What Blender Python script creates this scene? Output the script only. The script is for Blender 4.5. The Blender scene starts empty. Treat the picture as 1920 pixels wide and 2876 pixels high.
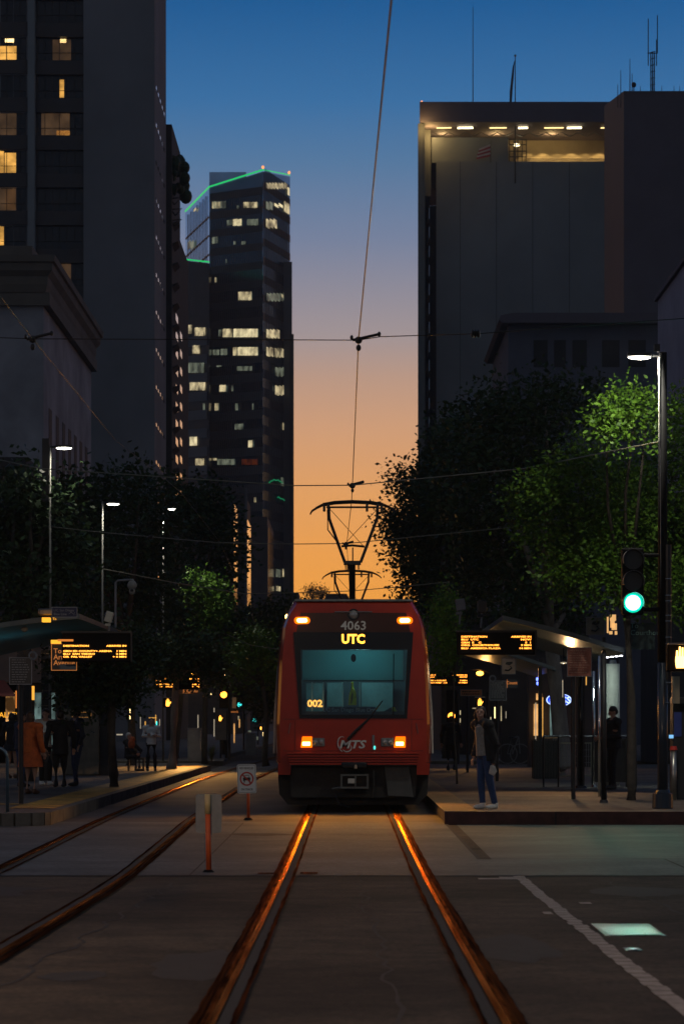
import bpy, math, random
import numpy as np
from mathutils import Vector, Matrix
random.seed(7)
C = bpy.context.scene.collection
S = bpy.context.scene
HAZE = .00018
F = 6533.0; VX = 800.0; VY = 1662.0; CH = 1.5
def W(px, py, D): return Vector(((px-VX)/F*D, D, CH+(VY-py)/F*D))
def wx(px, D): return (px-VX)/F*D
def wz(py, D): return CH+(VY-py)/F*D
def gz(D):      # the street dips a little towards the crossing and rises to the camera
    pts = [(-200,.10),(6,.10),(10,.088),(13.65,.064),(18,.03),(22,.003),(26,-.018),(29,-.026),(34,-.022),(43,-.003),(60,0.0),(9000,0)]
    for (a,za),(b,zb) in zip(pts, pts[1:]):
        if D <= b: return za+(zb-za)*(D-a)/(b-a)
    return 0.0
ORG = {}
# ------------------------------------------------------------------ materials
def mat(name, col, rough=.6, metal=0., var=.15, scale=3., bump=0., em=None, es=0., stretch=None, spec=.5, col2=None):
    m = bpy.data.materials.new(name); m.use_nodes = True
    nt = m.node_tree; b = nt.nodes['Principled BSDF']
    b.inputs['Base Color'].default_value = (*col, 1); b.inputs['Roughness'].default_value = rough
    b.inputs['Metallic'].default_value = metal; b.inputs['Specular IOR Level'].default_value = spec
    if var > 0 or col2:
        tc = nt.nodes.new('ShaderNodeTexCoord'); n = nt.nodes.new('ShaderNodeTexNoise')
        n.inputs['Scale'].default_value = scale; n.inputs['Detail'].default_value = 5; n.inputs['Roughness'].default_value = .65
        src = tc.outputs['Object']
        if stretch:
            mp = nt.nodes.new('ShaderNodeMapping'); mp.inputs['Scale'].default_value = stretch
            nt.links.new(src, mp.inputs['Vector']); src = mp.outputs['Vector']
        nt.links.new(src, n.inputs['Vector'])
        r = nt.nodes.new('ShaderNodeValToRGB')
        r.color_ramp.elements[0].position = .3; r.color_ramp.elements[1].position = .7
        c2 = col2 if col2 else tuple(c*(1+var) for c in col)
        r.color_ramp.elements[0].color = (*[c*(1-var) for c in col], 1); r.color_ramp.elements[1].color = (*c2, 1)
        nt.links.new(n.outputs['Fac'], r.inputs['Fac']); nt.links.new(r.outputs['Color'], b.inputs['Base Color'])
        if bump > 0:
            bp = nt.nodes.new('ShaderNodeBump'); bp.inputs['Strength'].default_value = bump; bp.inputs['Distance'].default_value = .02
            nt.links.new(n.outputs['Fac'], bp.inputs['Height']); nt.links.new(bp.outputs['Normal'], b.inputs['Normal'])
    if em:
        b.inputs['Emission Color'].default_value = (*em, 1); b.inputs['Emission Strength'].default_value = es
    return m
def wear(m, scale, lo, hi, fine=None):
    '''large scale wear: multiply the colour with a slow noise (and an optional fine speckle)'''
    nt = m.node_tree; b = nt.nodes['Principled BSDF']; src = b.inputs['Base Color'].links[0].from_socket
    tc = nt.nodes.new('ShaderNodeTexCoord')
    for (sc,a,c,dt) in ((scale,lo,hi,3),)+(((fine,.72,1.3,2),) if fine else ()):
        n = nt.nodes.new('ShaderNodeTexNoise'); n.inputs['Scale'].default_value = sc; n.inputs['Detail'].default_value = dt; n.inputs['Distortion'].default_value = .6 if sc < 5 else 0
        g = nt.nodes.new('ShaderNodeMapRange'); g.inputs['From Min'].default_value = .35; g.inputs['From Max'].default_value = .65; g.inputs['To Min'].default_value = a; g.inputs['To Max'].default_value = c
        x = nt.nodes.new('ShaderNodeVectorMath'); x.operation = 'SCALE'
        nt.links.new(tc.outputs['Object'],n.inputs['Vector']); nt.links.new(n.outputs['Fac'],g.inputs['Value']); nt.links.new(src,x.inputs[0]); nt.links.new(g.outputs[0],x.inputs['Scale']); src = x.outputs[0]
    nt.links.new(src,b.inputs['Base Color']); return m
def emat(name, col, st, var=0., scale=(1,1,1), kind='NOISE'):
    """something that gives off light; var breaks the glow up (blinds, furniture, curtains behind a lit window)"""
    m = bpy.data.materials.new(name); m.use_nodes = True; nt = m.node_tree
    b = nt.nodes['Principled BSDF']; b.inputs['Base Color'].default_value = (*[c*.3 for c in col], 1)
    b.inputs['Emission Color'].default_value = (*col, 1); b.inputs['Emission Strength'].default_value = st
    if var > 0:
        tc = nt.nodes.new('ShaderNodeTexCoord'); mp = nt.nodes.new('ShaderNodeMapping'); mp.inputs['Scale'].default_value = scale
        n = nt.nodes.new('ShaderNodeTexNoise'); n.inputs['Scale'].default_value = 1; n.inputs['Detail'].default_value = 3
        r = nt.nodes.new('ShaderNodeMapRange'); r.inputs['From Min'].default_value = .35; r.inputs['From Max'].default_value = .65
        r.inputs['To Min'].default_value = st*(1-var); r.inputs['To Max'].default_value = st*(1+var*.6)
        nt.links.new(tc.outputs['Object'], mp.inputs['Vector']); nt.links.new(mp.outputs['Vector'], n.inputs['Vector'])
        nt.links.new(n.outputs['Fac'], r.inputs['Value']); nt.links.new(r.outputs['Result'], b.inputs['Emission Strength'])
    return m
M = {}
M['asphalt'] = mat('asphalt', (.050,.043,.036), .9, var=.4, scale=2.5, bump=.25, col2=(.075,.058,.043), spec=.2)
M['concrete'] = mat('concrete_slab', (.066,.080,.083), .75, var=.35, scale=.9, bump=.15)
M['concrete_dark'] = mat('concrete_dark', (.055,.052,.050), .75, var=.35, scale=1.2, bump=.15)
M['patch'] = mat('asphalt_patch', (.050,.056,.054), .7, var=.35, scale=1.1, bump=.15)
M['paving'] = mat('paving', (.10,.085,.068), .75, var=.3, scale=3, bump=.15)
M['kerb'] = mat('kerb_stone', (.11,.10,.085), .8, var=.3, scale=4, bump=.3)
M['kerb_red'] = mat('kerb_red', (.075,.028,.022), .8, var=.4, scale=5)
M['tactile'] = mat('tactile_yellow', (.50,.27,.03), .6, var=.3, scale=8, bump=.3)
M['line'] = mat('line_paint', (.33,.29,.26), .8, var=.35, scale=9)
M['joint'] = mat('joint', (.02,.02,.02), .9, var=0)
M['rail'] = mat('rail_steel', (.62,.15,.022), .27, 1., var=.5, scale=1.0, stretch=(30,.8,1))
M['rail_edge'] = mat('rail_edge', (.060,.026,.012), .62, .0, var=.85, scale=3, bump=.3, stretch=(22,5,1), spec=.12)
M['groove'] = mat('groove', (.012,.012,.012), .9, var=0)
M['tower_wall'] = mat('tower_wall', (.215,.210,.225), .85, var=.12, scale=.15)
M['tower_bay'] = mat('tower_bay', (.06,.05,.05), .6, var=.2, scale=.2)
M['pier'] = mat('pier', (.26,.27,.28), .8, var=.1, scale=.3)
M['dark_glass'] = mat('dark_glass', (.02,.022,.028), .16, 0, var=.3, scale=.6)
M['mirror_glass'] = mat('mirror_glass', (.30,.33,.38), .08, .9, var=.2, scale=.3)
M['steel_dark'] = mat('steel_dark', (.025,.025,.027), .45, .3, var=.2, scale=4)
M['steel_grey'] = mat('steel_grey', (.22,.23,.24), .4, .7, var=.2, scale=5)
M['pole_paint'] = mat('pole_paint', (.035,.045,.06), .22, .2, var=.1, scale=3)
M['lit_edge'] = mat('pale_highlight', (.55,.55,.48), .5, .2, var=.1, scale=3)
M['cream'] = mat('cream_stucco', (.36,.34,.36), .9, var=.15, scale=.6)
M['cream_dark'] = mat('cornice_stone', (.17,.14,.115), .9, var=.2, scale=.5)
M['void'] = mat('dark_recess', (.012,.012,.014), .6, var=0)
M['federal'] = mat('federal_wall', (.205,.225,.24), .85, var=.10, scale=.12)
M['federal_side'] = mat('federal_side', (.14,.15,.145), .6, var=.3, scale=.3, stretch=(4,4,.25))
M['brown_wall'] = mat('brown_wall', (.125,.105,.125), .85, var=.12, scale=.2)
M['stucco_blue'] = mat('pale_stucco', (.11,.115,.15), .9, var=.12, scale=.5)
M['spandrel_dark'] = mat('spandrel_dark', (.06,.07,.085), .5, var=.1, scale=.1)
M['spandrel'] = mat('spandrel', (.12,.135,.155), .8, var=.1, scale=.1)
M['blue_glass'] = mat('blue_glass', (.42,.62,.85), .12, .9, var=.25, scale=.15)
M['leaf_a'] = mat('lamplit_leaf', (.035,.13,.014), .5, var=.6, scale=3.5, col2=(.11,.22,.02), spec=.2)  # green of the lamplit crowns, lamplight put into the leaf colour
M['leaf_b'] = mat('unlit_leaf', (.026,.050,.018), .5, var=.4, scale=1.2, spec=.2)  # darker copy for the crowns outside the lamplight
M['bark'] = mat('bark', (.20,.18,.15), .9, var=.4, scale=5, bump=.6, stretch=(1,1,.3))
M['bark_dark'] = mat('bark_dark', (.06,.05,.04), .9, var=.4, scale=5, bump=.6)
M['tram_red'] = mat('tram_red', (.36,.031,.012), .13, .0, var=.12, scale=2.0)
M['tram_black'] = mat('tram_black', (.010,.010,.011), .18, 0, var=0)
M['under'] = mat('underframe', (.022,.022,.022), .7, .2, var=.4, scale=4)
M['tram_grey'] = mat('tram_grey', (.16,.17,.175), .5, .4, var=.3, scale=4)
M['white_vinyl'] = mat('white_vinyl', (.60,.60,.58), .4, var=0)
M['sign_white'] = mat('sign_white', (.78,.80,.76), .5, var=.05, scale=10)
M['sign_black'] = mat('sign_black', (.01,.01,.01), .5, var=0)
M['sign_red'] = mat('sign_red', (.55,.03,.015), .5, var=0)
M['sign_grey'] = mat('sign_back', (.34,.34,.33), .5, .5, var=.15, scale=8)
M['post_orange'] = mat('post_orange', (.75,.13,.03), .5, var=.15, scale=10)
M['post_yellow'] = mat('post_sleeve', (.75,.55,.25), .35, var=.1, scale=10)
M['panel_dark'] = mat('panel_dark', (.02,.024,.032), .4, var=.1, scale=5)
M['outline'] = mat('panel_outline', (.30,.30,.32), .5, var=0)
M['navy'] = mat('navy', (.02,.025,.08), .5, var=0)
M['beige_box'] = mat('beige_housing', (.55,.52,.42), .6, var=.08, scale=6)
M['grey_box'] = mat('grey_housing', (.16,.17,.19), .6, var=.1, scale=6)
M['cabinet'] = mat('cabinet', (.32,.30,.28), .45, .3, var=.15, scale=4)
M['kiosk'] = mat('kiosk_metal', (.20,.17,.13), .35, .6, var=.3, scale=4)
M['canopy'] = mat('canopy_metal', (.10,.13,.14), .45, .3, var=.2, scale=2)
M['canopy_under'] = mat('canopy_underside', (.16,.36,.40), .4, .2, var=.2, scale=2)
M['white_col'] = mat('white_column', (.55,.58,.52), .8, var=.15, scale=5)
M['awning'] = mat('awning_red', (.30,.07,.05), .8, var=.2, scale=3)
M['beige_wall'] = mat('beige_wall', (.22,.16,.13), .9, var=.25, scale=1)
M['shop_wall'] = mat('shop_wall', (.05,.045,.045), .8, var=.3, scale=1)
M['skin'] = mat('skin', (.42,.24,.17), .55, var=.06, scale=20)
M['hair'] = mat('hair_dark', (.018,.012,.010), .5, var=.3, scale=30)
M['hair_brown'] = mat('hair_brown', (.07,.035,.018), .5, var=.3, scale=30)
M['black_cloth'] = mat('black_cloth', (.012,.012,.014), .85, var=.4, scale=14, bump=.5)
M['denim'] = mat('denim', (.022,.055,.15), .8, var=.25, scale=16, bump=.4)
M['navy_cloth'] = mat('navy_cloth', (.02,.03,.06), .8, var=.3, scale=14, bump=.4)
M['grey_cloth'] = mat('heather_cloth', (.27,.255,.235), .85, var=.25, scale=25, bump=.4)
M['white_cloth'] = mat('white_cloth', (.52,.52,.47), .8, var=.15, scale=14, bump=.4)
M['orange_cloth'] = mat('orange_cloth', (.42,.085,.018), .85, var=.35, scale=9, bump=.6)
M['orange_top'] = mat('orange_knit', (.50,.11,.02), .85, var=.3, scale=9, bump=.6)
M['white_shoe'] = mat('white_shoe', (.75,.75,.68), .6, var=.1, scale=20)
M['brown_shoe'] = mat('brown_boot', (.10,.05,.025), .6, var=.2, scale=20)
M['black_shoe'] = mat('black_shoe', (.02,.02,.02), .5, var=0)
M['hivis'] = mat('hivis', (.55,.60,.03), .7, var=.3, scale=12)
def shade_mat():
    m = bpy.data.materials.new('roller_shade'); m.use_nodes = True; nt = m.node_tree
    o = nt.nodes['Material Output']; b = nt.nodes['Principled BSDF']; b.inputs['Base Color'].default_value = (.22,.40,.43,1); b.inputs['Roughness'].default_value = .8
    t = nt.nodes.new('ShaderNodeBsdfTranslucent'); t.inputs[0].default_value = (.45,.75,.78,1); mx = nt.nodes.new('ShaderNodeMixShader'); mx.inputs[0].default_value = .6
    nt.links.new(b.outputs[0],mx.inputs[1]); nt.links.new(t.outputs[0],mx.inputs[2]); nt.links.new(mx.outputs[0],o.inputs[0]); return m
M['shade'] = shade_mat()
M['office_glass'] = mat('office_glass', (.13,.23,.34), .22, .85, var=.35, scale=.12)
M['tactile_dark'] = mat('tactile_dark', (.20,.135,.055), .7, var=.35, scale=8, bump=.3)  # darker, duller yellow than the left strip
M['signal_glow_ring'] = emat('signal_glow_ring', (0,.86,.56), 1.0)
M['dark_side'] = mat('dark_side_wall', (.022,.024,.03), .7, var=.1, scale=.3)  # side faces coloured darker to counter the sunset light on them
M['cab'] = mat('cab_interior', (.12,.20,.21), .6, var=.3, scale=3)
M['cab_dark'] = mat('cab_dark', (.03,.05,.06), .6, var=.2, scale=3)
M['dash'] = mat('dashboard', (.015,.02,.022), .6, var=.1)
M['seat_rail'] = mat('cab_rail', (.35,.45,.45), .3, .6, var=0)
M['flag'] = mat('flag_cloth', (.05,.04,.05), .8, var=.2, scale=1)
M['flag_red'] = mat('flag_red', (.35,.06,.07), .8, var=0)
M['flag_white'] = mat('flag_white', (.5,.47,.5), .8, var=0)
M['agave'] = mat('agave', (.14,.17,.07), .5, var=.3, scale=6)
M['blue_metal'] = mat('blue_grey_metal', (.10,.17,.23), .3, .5, var=.1, scale=5)
M['machine_blue'] = mat('machine_blue', (.03,.05,.22), .4, var=.1)
M['machine_cream'] = mat('machine_cream', (.50,.42,.28), .5, var=.1)
M['terracotta_panel'] = mat('red_panel', (.33,.11,.07), .6, var=.3, scale=20)
M['notice'] = mat('notice_tan', (.40,.30,.22), .7, var=.2, scale=10)
M['eye'] = mat('eye_dark', (.02,.015,.012), .3, var=0)
# lamps, screens and lit rooms
M['led_white'] = emat('led_white', (1,.95,.80), 14)
M['led_cool'] = emat('led_cool', (.90,.92,1), 9)
M['amber'] = emat('amber_led', (1,.36,.03), 5.0)
M['amber_text'] = emat('amber_text', (1,.34,.04), 3.4)
M['amber_hot'] = emat('amber_hot', (1,.52,.12), 14)
M['amber_ring'] = emat('amber_ring', (1,.17,.0), 1.6)
M['orange_sign'] = emat('orange_backlit', (1,.33,.08), .38)
M['yellow_lit'] = emat('yellow_backlit', (1,.42,.03), 1.4)
M['signal_green'] = emat('signal_green', (.12,1,.74), 16)
M['signal_amber'] = emat('signal_orange', (1,.30,.03), 5)
M['hand'] = emat('hand_orange', (1,.42,.05), 3.2)
M['hand_near'] = emat('hand_orange_near', (1,.50,.12), 6)
M['tip_teal'] = emat('indicator_teal', (.1,.9,.8), 1.2)
M['neon_green'] = emat('led_green', (.03,1,.25), .62)
M['neon_green_dim'] = emat('led_green_dim', (.02,.8,.3), .22)
M['beacon'] = emat('beacon', (1,.35,.12), 1.6)
M['neon_blue'] = emat('neon_blue', (.01,.05,1), 1.6)
M['neon_white'] = emat('neon_white', (.45,.6,1), 1.8)
M['win_yellow'] = emat('window_yellow', (1,.50,.10), .85, .5, (.6,.6,1.2))
M['win_dim'] = emat('window_dim', (.55,.30,.14), .10, .5, (.8,.8,.8))
M['win_pale'] = emat('office_pale', (1,.82,.46), .50, .85, (1.1,.2,.5))
M['win_pale_dim'] = emat('office_dim', (.70,.78,.55), .15, .85, (1.3,.2,.5))
M['win_bright'] = emat('office_bright', (1,.84,.48), .80, .5, (.9,.2,.6))
M['win_red'] = emat('office_red', (1,.18,.04), .05, .9, (1.3,.2,.8))
M['tube'] = emat('tube_warm', (1,.70,.28), 2.6)
M['tube_hot'] = emat('tube_hot', (1,.86,.50), 6)
M['shop_lit'] = emat('shop_lit', (1,.50,.16), .7, .95, (2.2,1.4,1.1))
M['shop_lit_b'] = emat('shop_lit_teal', (.5,.8,.75), .22, .95, (2.5,1.5,1.3))
M['phone_screen'] = emat('phone_screen', (.75,.88,1), 1.6)
M['screen_blue'] = emat('screen_blue', (.25,.6,1), .9)
M['run_no'] = emat('run_number', (1,.33,.06), 2.6)
M['dest'] = emat('dest_amber', (1,.42,.04), 3.6)
M['warm_post'] = emat('warm_strip', (1,.42,.05), 1.2)
def glass_mat():
    m = bpy.data.materials.new('windscreen_glass'); m.use_nodes = True; nt = m.node_tree
    for n in list(nt.nodes): nt.nodes.remove(n)
    o = nt.nodes.new('ShaderNodeOutputMaterial'); mx = nt.nodes.new('ShaderNodeMixShader')
    t = nt.nodes.new('ShaderNodeBsdfTransparent'); t.inputs[0].default_value = (.80,.95,.95,1)
    g = nt.nodes.new('ShaderNodeBsdfGlossy'); g.inputs['Roughness'].default_value = .04
    f = nt.nodes.new('ShaderNodeFresnel'); f.inputs[0].default_value = 1.6
    nt.links.new(f.outputs[0], mx.inputs[0]); nt.links.new(t.outputs[0], mx.inputs[1]); nt.links.new(g.outputs[0], mx.inputs[2])
    nt.links.new(mx.outputs[0], o.inputs[0]); return m
M['glass'] = glass_mat()
# ------------------------------------------------------------------ mesh building
def tag(o, label=None, cat=None, group=None, kind=None):
    if label: o['label'] = label
    if cat: o['category'] = cat
    if group: o['group'] = group
    if kind: o['kind'] = kind
    return o
def empty(name, loc, label, cat, group=None):
    o = bpy.data.objects.new(name, None); C.objects.link(o); o.location = loc; o.empty_display_size = .2
    ORG[o.name] = Vector(loc); return tag(o, label, cat, group)
class MB:
    def __init__(s): s.v = []; s.f = []; s.mi = []; s.cur = 0
    def add(s, vs, fs):
        n = len(s.v); s.v += [tuple(v) for v in vs]; s.f += [tuple(i+n for i in f) for f in fs]; s.mi += [s.cur]*len(fs); return s
    def box(s, x0, x1, y0, y1, z0, z1):
        x0,x1 = min(x0,x1),max(x0,x1); y0,y1 = min(y0,y1),max(y0,y1); z0,z1 = min(z0,z1),max(z0,z1)
        return s.add([(x0,y0,z0),(x1,y0,z0),(x1,y1,z0),(x0,y1,z0),(x0,y0,z1),(x1,y0,z1),(x1,y1,z1),(x0,y1,z1)],
              [(0,3,2,1),(4,5,6,7),(0,1,5,4),(1,2,6,5),(2,3,7,6),(3,0,4,7)])
    def tube(s, pts, r, n=8, cap=True):
        pts = [Vector(p) for p in pts]; rs = r if isinstance(r, (list, tuple)) else [r]*len(pts)
        vs = []; fs = []
        for i, p in enumerate(pts):
            a = pts[max(0,i-1)]; b = pts[min(len(pts)-1,i+1)]; d = (b-a)
            if d.length < 1e-9: d = Vector((0,0,1))
            d.normalize(); u = d.cross(Vector((0,0,1)))
            if u.length < .05: u = d.cross(Vector((0,1,0)))
            u.normalize(); w = d.cross(u)
            for k in range(n):
                t = 2*math.pi*k/n; vs.append(p+(u*math.cos(t)+w*math.sin(t))*rs[i])
        for i in range(len(pts)-1):
            for k in range(n):
                a = i*n+k; b = i*n+(k+1)%n; fs.append((a,b,b+n,a+n))
        if cap: fs.append(tuple(range(n))[::-1]); fs.append(tuple((len(pts)-1)*n+k for k in range(n)))
        return s.add(vs, fs)
    def cyl(s, x, y, z0, z1, r0, r1=None, n=14): return s.tube([(x,y,z0),(x,y,z1)], [r0, r0 if r1 is None else r1], n)
    def prism(s, poly, y0, y1):           # poly in (x,z), extruded along y
        n = len(poly); vs = [(x,y0,z) for x,z in poly]+[(x,y1,z) for x,z in poly]
        return s.add(vs, [tuple(range(n)), tuple(range(2*n-1,n-1,-1))]+[(i,(i+1)%n+0,(i+1)%n+n,i+n)[::-1] for i in range(n)])
    def slab(s, poly, z0, z1):            # poly in (x,y)
        n = len(poly); vs = [(x,y,z0) for x,y in poly]+[(x,y,z1) for x,y in poly]
        return s.add(vs, [tuple(range(n))[::-1], tuple(range(n,2*n))]+[(i,(i+1)%n,(i+1)%n+n,i+n) for i in range(n)])
    def disc(s, x, y, z, r, th=.02, n=24, rx=None):
        return s.prism([((rx or r)*math.cos(2*math.pi*k/n)+x, r*math.sin(2*math.pi*k/n)+z) for k in range(n)], y-th, y)
    def ring(s, x, y, z, r0, r1, th=.01, n=28, sx=1.):
        vs = []; fs = []
        for yy in (y-th, y):
            for r in (r0, r1):
                for k in range(n): vs.append((x+sx*r*math.cos(2*math.pi*k/n), yy, z+r*math.sin(2*math.pi*k/n)))
        for k in range(n):
            j = (k+1)%n
            fs += [(k,j,n+j,n+k),(2*n+k,3*n+k,3*n+j,2*n+j),(n+k,n+j,3*n+j,3*n+k),(k,2*n+k,2*n+j,j)]
        return s.add(vs, fs)
    def ell(s, c, r, nu=16, nv=10):
        vs = []; fs = []
        for i in range(nv+1):
            p = math.pi*i/nv
            for k in range(nu):
                t = 2*math.pi*k/nu; vs.append((c[0]+r[0]*math.sin(p)*math.cos(t), c[1]+r[1]*math.sin(p)*math.sin(t), c[2]+r[2]*math.cos(p)))
        for i in range(nv):
            for k in range(nu):
                a = i*nu+k; b = i*nu+(k+1)%nu; fs.append((a,a+nu,b+nu,b))
        return s.add(vs, fs)
    def strip(s, pts, th=.0):             # pts: (y, x0, x1, z) ground ribbon
        vs = []; fs = []
        for (y,x0,x1,z) in pts: vs += [(x0,y,z),(x1,y,z)]
        for i in range(len(pts)-1): fs.append((2*i,2*i+1,2*i+3,2*i+2))
        return s.add(vs, fs)
    def build(s, name, m, parent=None, origin=None, smooth=False, bevel=0):
        me = bpy.data.meshes.new(name)
        o = bpy.data.objects.new(name, me); C.objects.link(o)
        if parent is not None:
            og = ORG[parent.name]; o.parent = parent
        else:
            og = Vector(origin) if origin is not None else Vector((0,0,0)); o.location = og
        ORG[o.name] = og
        me.from_pydata([(x-og[0],y-og[1],z-og[2]) for x,y,z in s.v], [], s.f)
        for mm in (m if isinstance(m, (list,tuple)) else [m]): me.materials.append(M[mm] if isinstance(mm,str) else mm)
        if any(s.mi): me.polygons.foreach_set('material_index', s.mi)
        if smooth: me.polygons.foreach_set('use_smooth', [True]*len(me.polygons))
        me.update()
        if bevel:
            b = o.modifiers.new('bevel','BEVEL'); b.width = bevel; b.segments = 2; b.limit_method = 'ANGLE'
        return o
def B(*a): return MB().box(*a)
def kids(o): return [c for c in bpy.data.objects if c.parent == o]
def copy_tree(o, parent=None):
    c = o.copy(); C.objects.link(c); ORG[c.name] = ORG[o.name]
    if parent is not None: c.parent = parent
    for k in kids(o): copy_tree(k, c)
    return c
def text(s, size, m, parent, x, y, z, name='lettering', align='CENTER', thick=.004, sx=1., shear=0., bold=0., yaw=0.):
    cu = bpy.data.curves.new('t','FONT'); cu.body = s; cu.size = size; cu.align_x = align; cu.align_y = 'CENTER'; cu.extrude = thick; cu.shear = shear; cu.offset = bold; cu.resolution_u = 2
    t = bpy.data.objects.new('t', cu); C.objects.link(t); dg = bpy.context.evaluated_depsgraph_get()
    me = bpy.data.meshes.new_from_object(t.evaluated_get(dg)); bpy.data.objects.remove(t); bpy.data.curves.remove(cu)
    og = ORG[parent.name] if parent else Vector((0,0,0))
    me.transform(Matrix.Translation(Vector((x,y,z))-og) @ Matrix.Rotation(yaw,4,'Z') @ Matrix.Rotation(math.pi/2,4,'X') @ Matrix.Diagonal((sx,1,1,1)))
    me.materials.clear(); me.materials.append(M[m]); me.name = name
    o = bpy.data.objects.new(name, me); C.objects.link(o); o.parent = parent; ORG[o.name] = og
    return o
def lamp(kind, loc, power, col, name, parent=None, size=.1, aim=None, spot=None, blend=.6):
    l = bpy.data.lights.new(name, kind); l.energy = power; l.color = col
    if kind == 'SPOT': l.spot_size = math.radians(spot or 100); l.spot_blend = blend
    if kind in ('SPOT','POINT'): l.shadow_soft_size = size
    if kind == 'AREA': l.size = size
    o = bpy.data.objects.new(name, l); C.objects.link(o); o.location = loc
    if aim: o.rotation_euler = (Vector(aim)-Vector(loc)).to_track_quat('-Z','Y').to_euler()
    return o
M['gallery'] = mat('gallery_wall', (.50,.42,.28), .6, var=.2, scale=.3)
M['gallery_back'] = mat('gallery_back', (.30,.25,.16), .8, var=.2, scale=.3)
M['stucco_lilac'] = mat('lilac_stucco', (.36,.32,.38), .9, var=.15, scale=.5)
M['tram_dark'] = mat('tram_dark_red', (.035,.0045,.003), .3, var=.2, scale=3)
M['clear_lens'] = mat('clear_lens', (.45,.42,.40), .08, .6, var=.3, scale=20)
M['outline_text'] = mat('pale_lettering', (.35,.40,.55), .5, var=0)
M['tram_grey_dark'] = mat('apron_grey', (.07,.075,.075), .55, .3, var=.3, scale=3)
M['coupler'] = mat('coupler_steel', (.10,.11,.11), .5, .4, var=.3, scale=6)
M['coupler_bright'] = mat('coupler_bright', (.45,.45,.42), .4, .4, var=.3, scale=20)
M['copper'] = mat('copper_wire', (.14,.07,.035), .3, .9, var=.2, scale=2)
M['pale_wire'] = mat('pale_wire', (.22,.22,.17), .5, .5, var=.2, scale=2)
M['steel_black'] = mat('housing_black', (.005,.005,.006), .75, 0, var=0, spec=.15)
M['steel_gloss'] = mat('gloss_black', (.008,.008,.009), .12, 0, var=0)
M['steel_strap'] = mat('steel_strap', (.35,.37,.38), .25, .9, var=0)
M['dead_lens'] = mat('dead_lens', (.03,.03,.025), .3, 0, var=0)
M['signal_teal'] = emat('signal_teal', (.05,.8,.75), 1.6)
M['signal_amber_lamp'] = emat('amber_lamp', (1,.38,.04), 9)
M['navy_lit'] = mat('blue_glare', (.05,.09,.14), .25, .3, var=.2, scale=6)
M['orange_lit'] = emat('orange_lit', (1,.30,.05), .7)
M['orange_panel'] = mat('orange_panel', (.60,.24,.10), .6, var=.15, scale=10)
M['notice_dim'] = mat('notice_dim', (.16,.15,.12), .7, var=.2, scale=10)
M['notice_line'] = mat('notice_line', (.5,.3,.22), .7, var=0)
M['teal_panel'] = mat('teal_panel', (.02,.045,.045), .4, var=0)
M['teal_text'] = mat('teal_text', (.30,.55,.50), .4, var=0)
M['banner_lit'] = emat('banner_lit', (1,.55,.20), .8)
M['navy_jeans'] = mat('navy_jeans', (.02,.035,.085), .85, var=.3, scale=14)
M['white_dim'] = mat('pale_shirt', (.62,.64,.62), .85, var=.2, scale=10)
M['chrome'] = mat('chrome', (.75,.72,.68), .14, 1., var=.2, scale=8)
M['chrome_dull'] = mat('chrome_dull', (.45,.42,.38), .3, .9, var=.2, scale=8)
M['orange_steel'] = mat('worn_rail', (.45,.28,.14), .4, .5, var=.2, scale=8)
M['neon_blue_hot'] = emat('neon_blue_hot', (.12,.2,1), 4)
M['cam_grey'] = mat('camera_grey', (.22,.22,.20), .6, var=.15, scale=8)
M['warm_dim'] = emat('warm_dim', (1,.45,.10), .22)
M['win_red_hot'] = emat('red_light', (1,.15,.05), 1.2)
M['dim_glow'] = emat('post_glint', (1,.85,.6), .35)  # glints on post edges given as glow; also the dim lamp face
M['cabinet_dim'] = mat('cabinet_dim', (.20,.16,.13), .6, .1, var=.2, scale=4)
M['brown_panel'] = mat('brown_panel', (.10,.05,.03), .6, var=0)
M['thin_pole'] = mat('thin_pole', (.20,.20,.18), .6, .2, var=.1, scale=3)

for k_,s_,lo,hi,fi in (('asphalt',.35,.55,1.35,26),('concrete',.30,.6,1.3,18),('patch',.5,.55,1.5,18),('concrete_dark',.4,.6,1.3,None),('paving',.5,.65,1.25,9),('kerb',1.2,.6,1.3,None),('federal',.05,.85,1.12,None),('tower_wall',.06,.86,1.12,None),('cream',.3,.8,1.15,None),('tactile',1.5,.6,1.2,30)): wear(M[k_],s_,lo,hi,fi)
M['asphalt_dark'] = mat('tar_stain', (.022,.019,.016), .85, var=.3, scale=6)
M['visor'] = mat('visor_inner', (.10,.10,.10), .6, var=0)
M['streak_chrome'] = mat('streak_chrome', (.50,.30,.22), .18, 1., var=.3, scale=6)
M['polished_rib'] = mat('polished_rib', (.02,.05,.048), .32, 1., var=0)  # teal of the reflected green signal put into the steel's colour
M['rail_dull'] = mat('rail_dull', (.22,.075,.025), .36, .7, var=.6, scale=1, stretch=(30,1.5,1))

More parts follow.
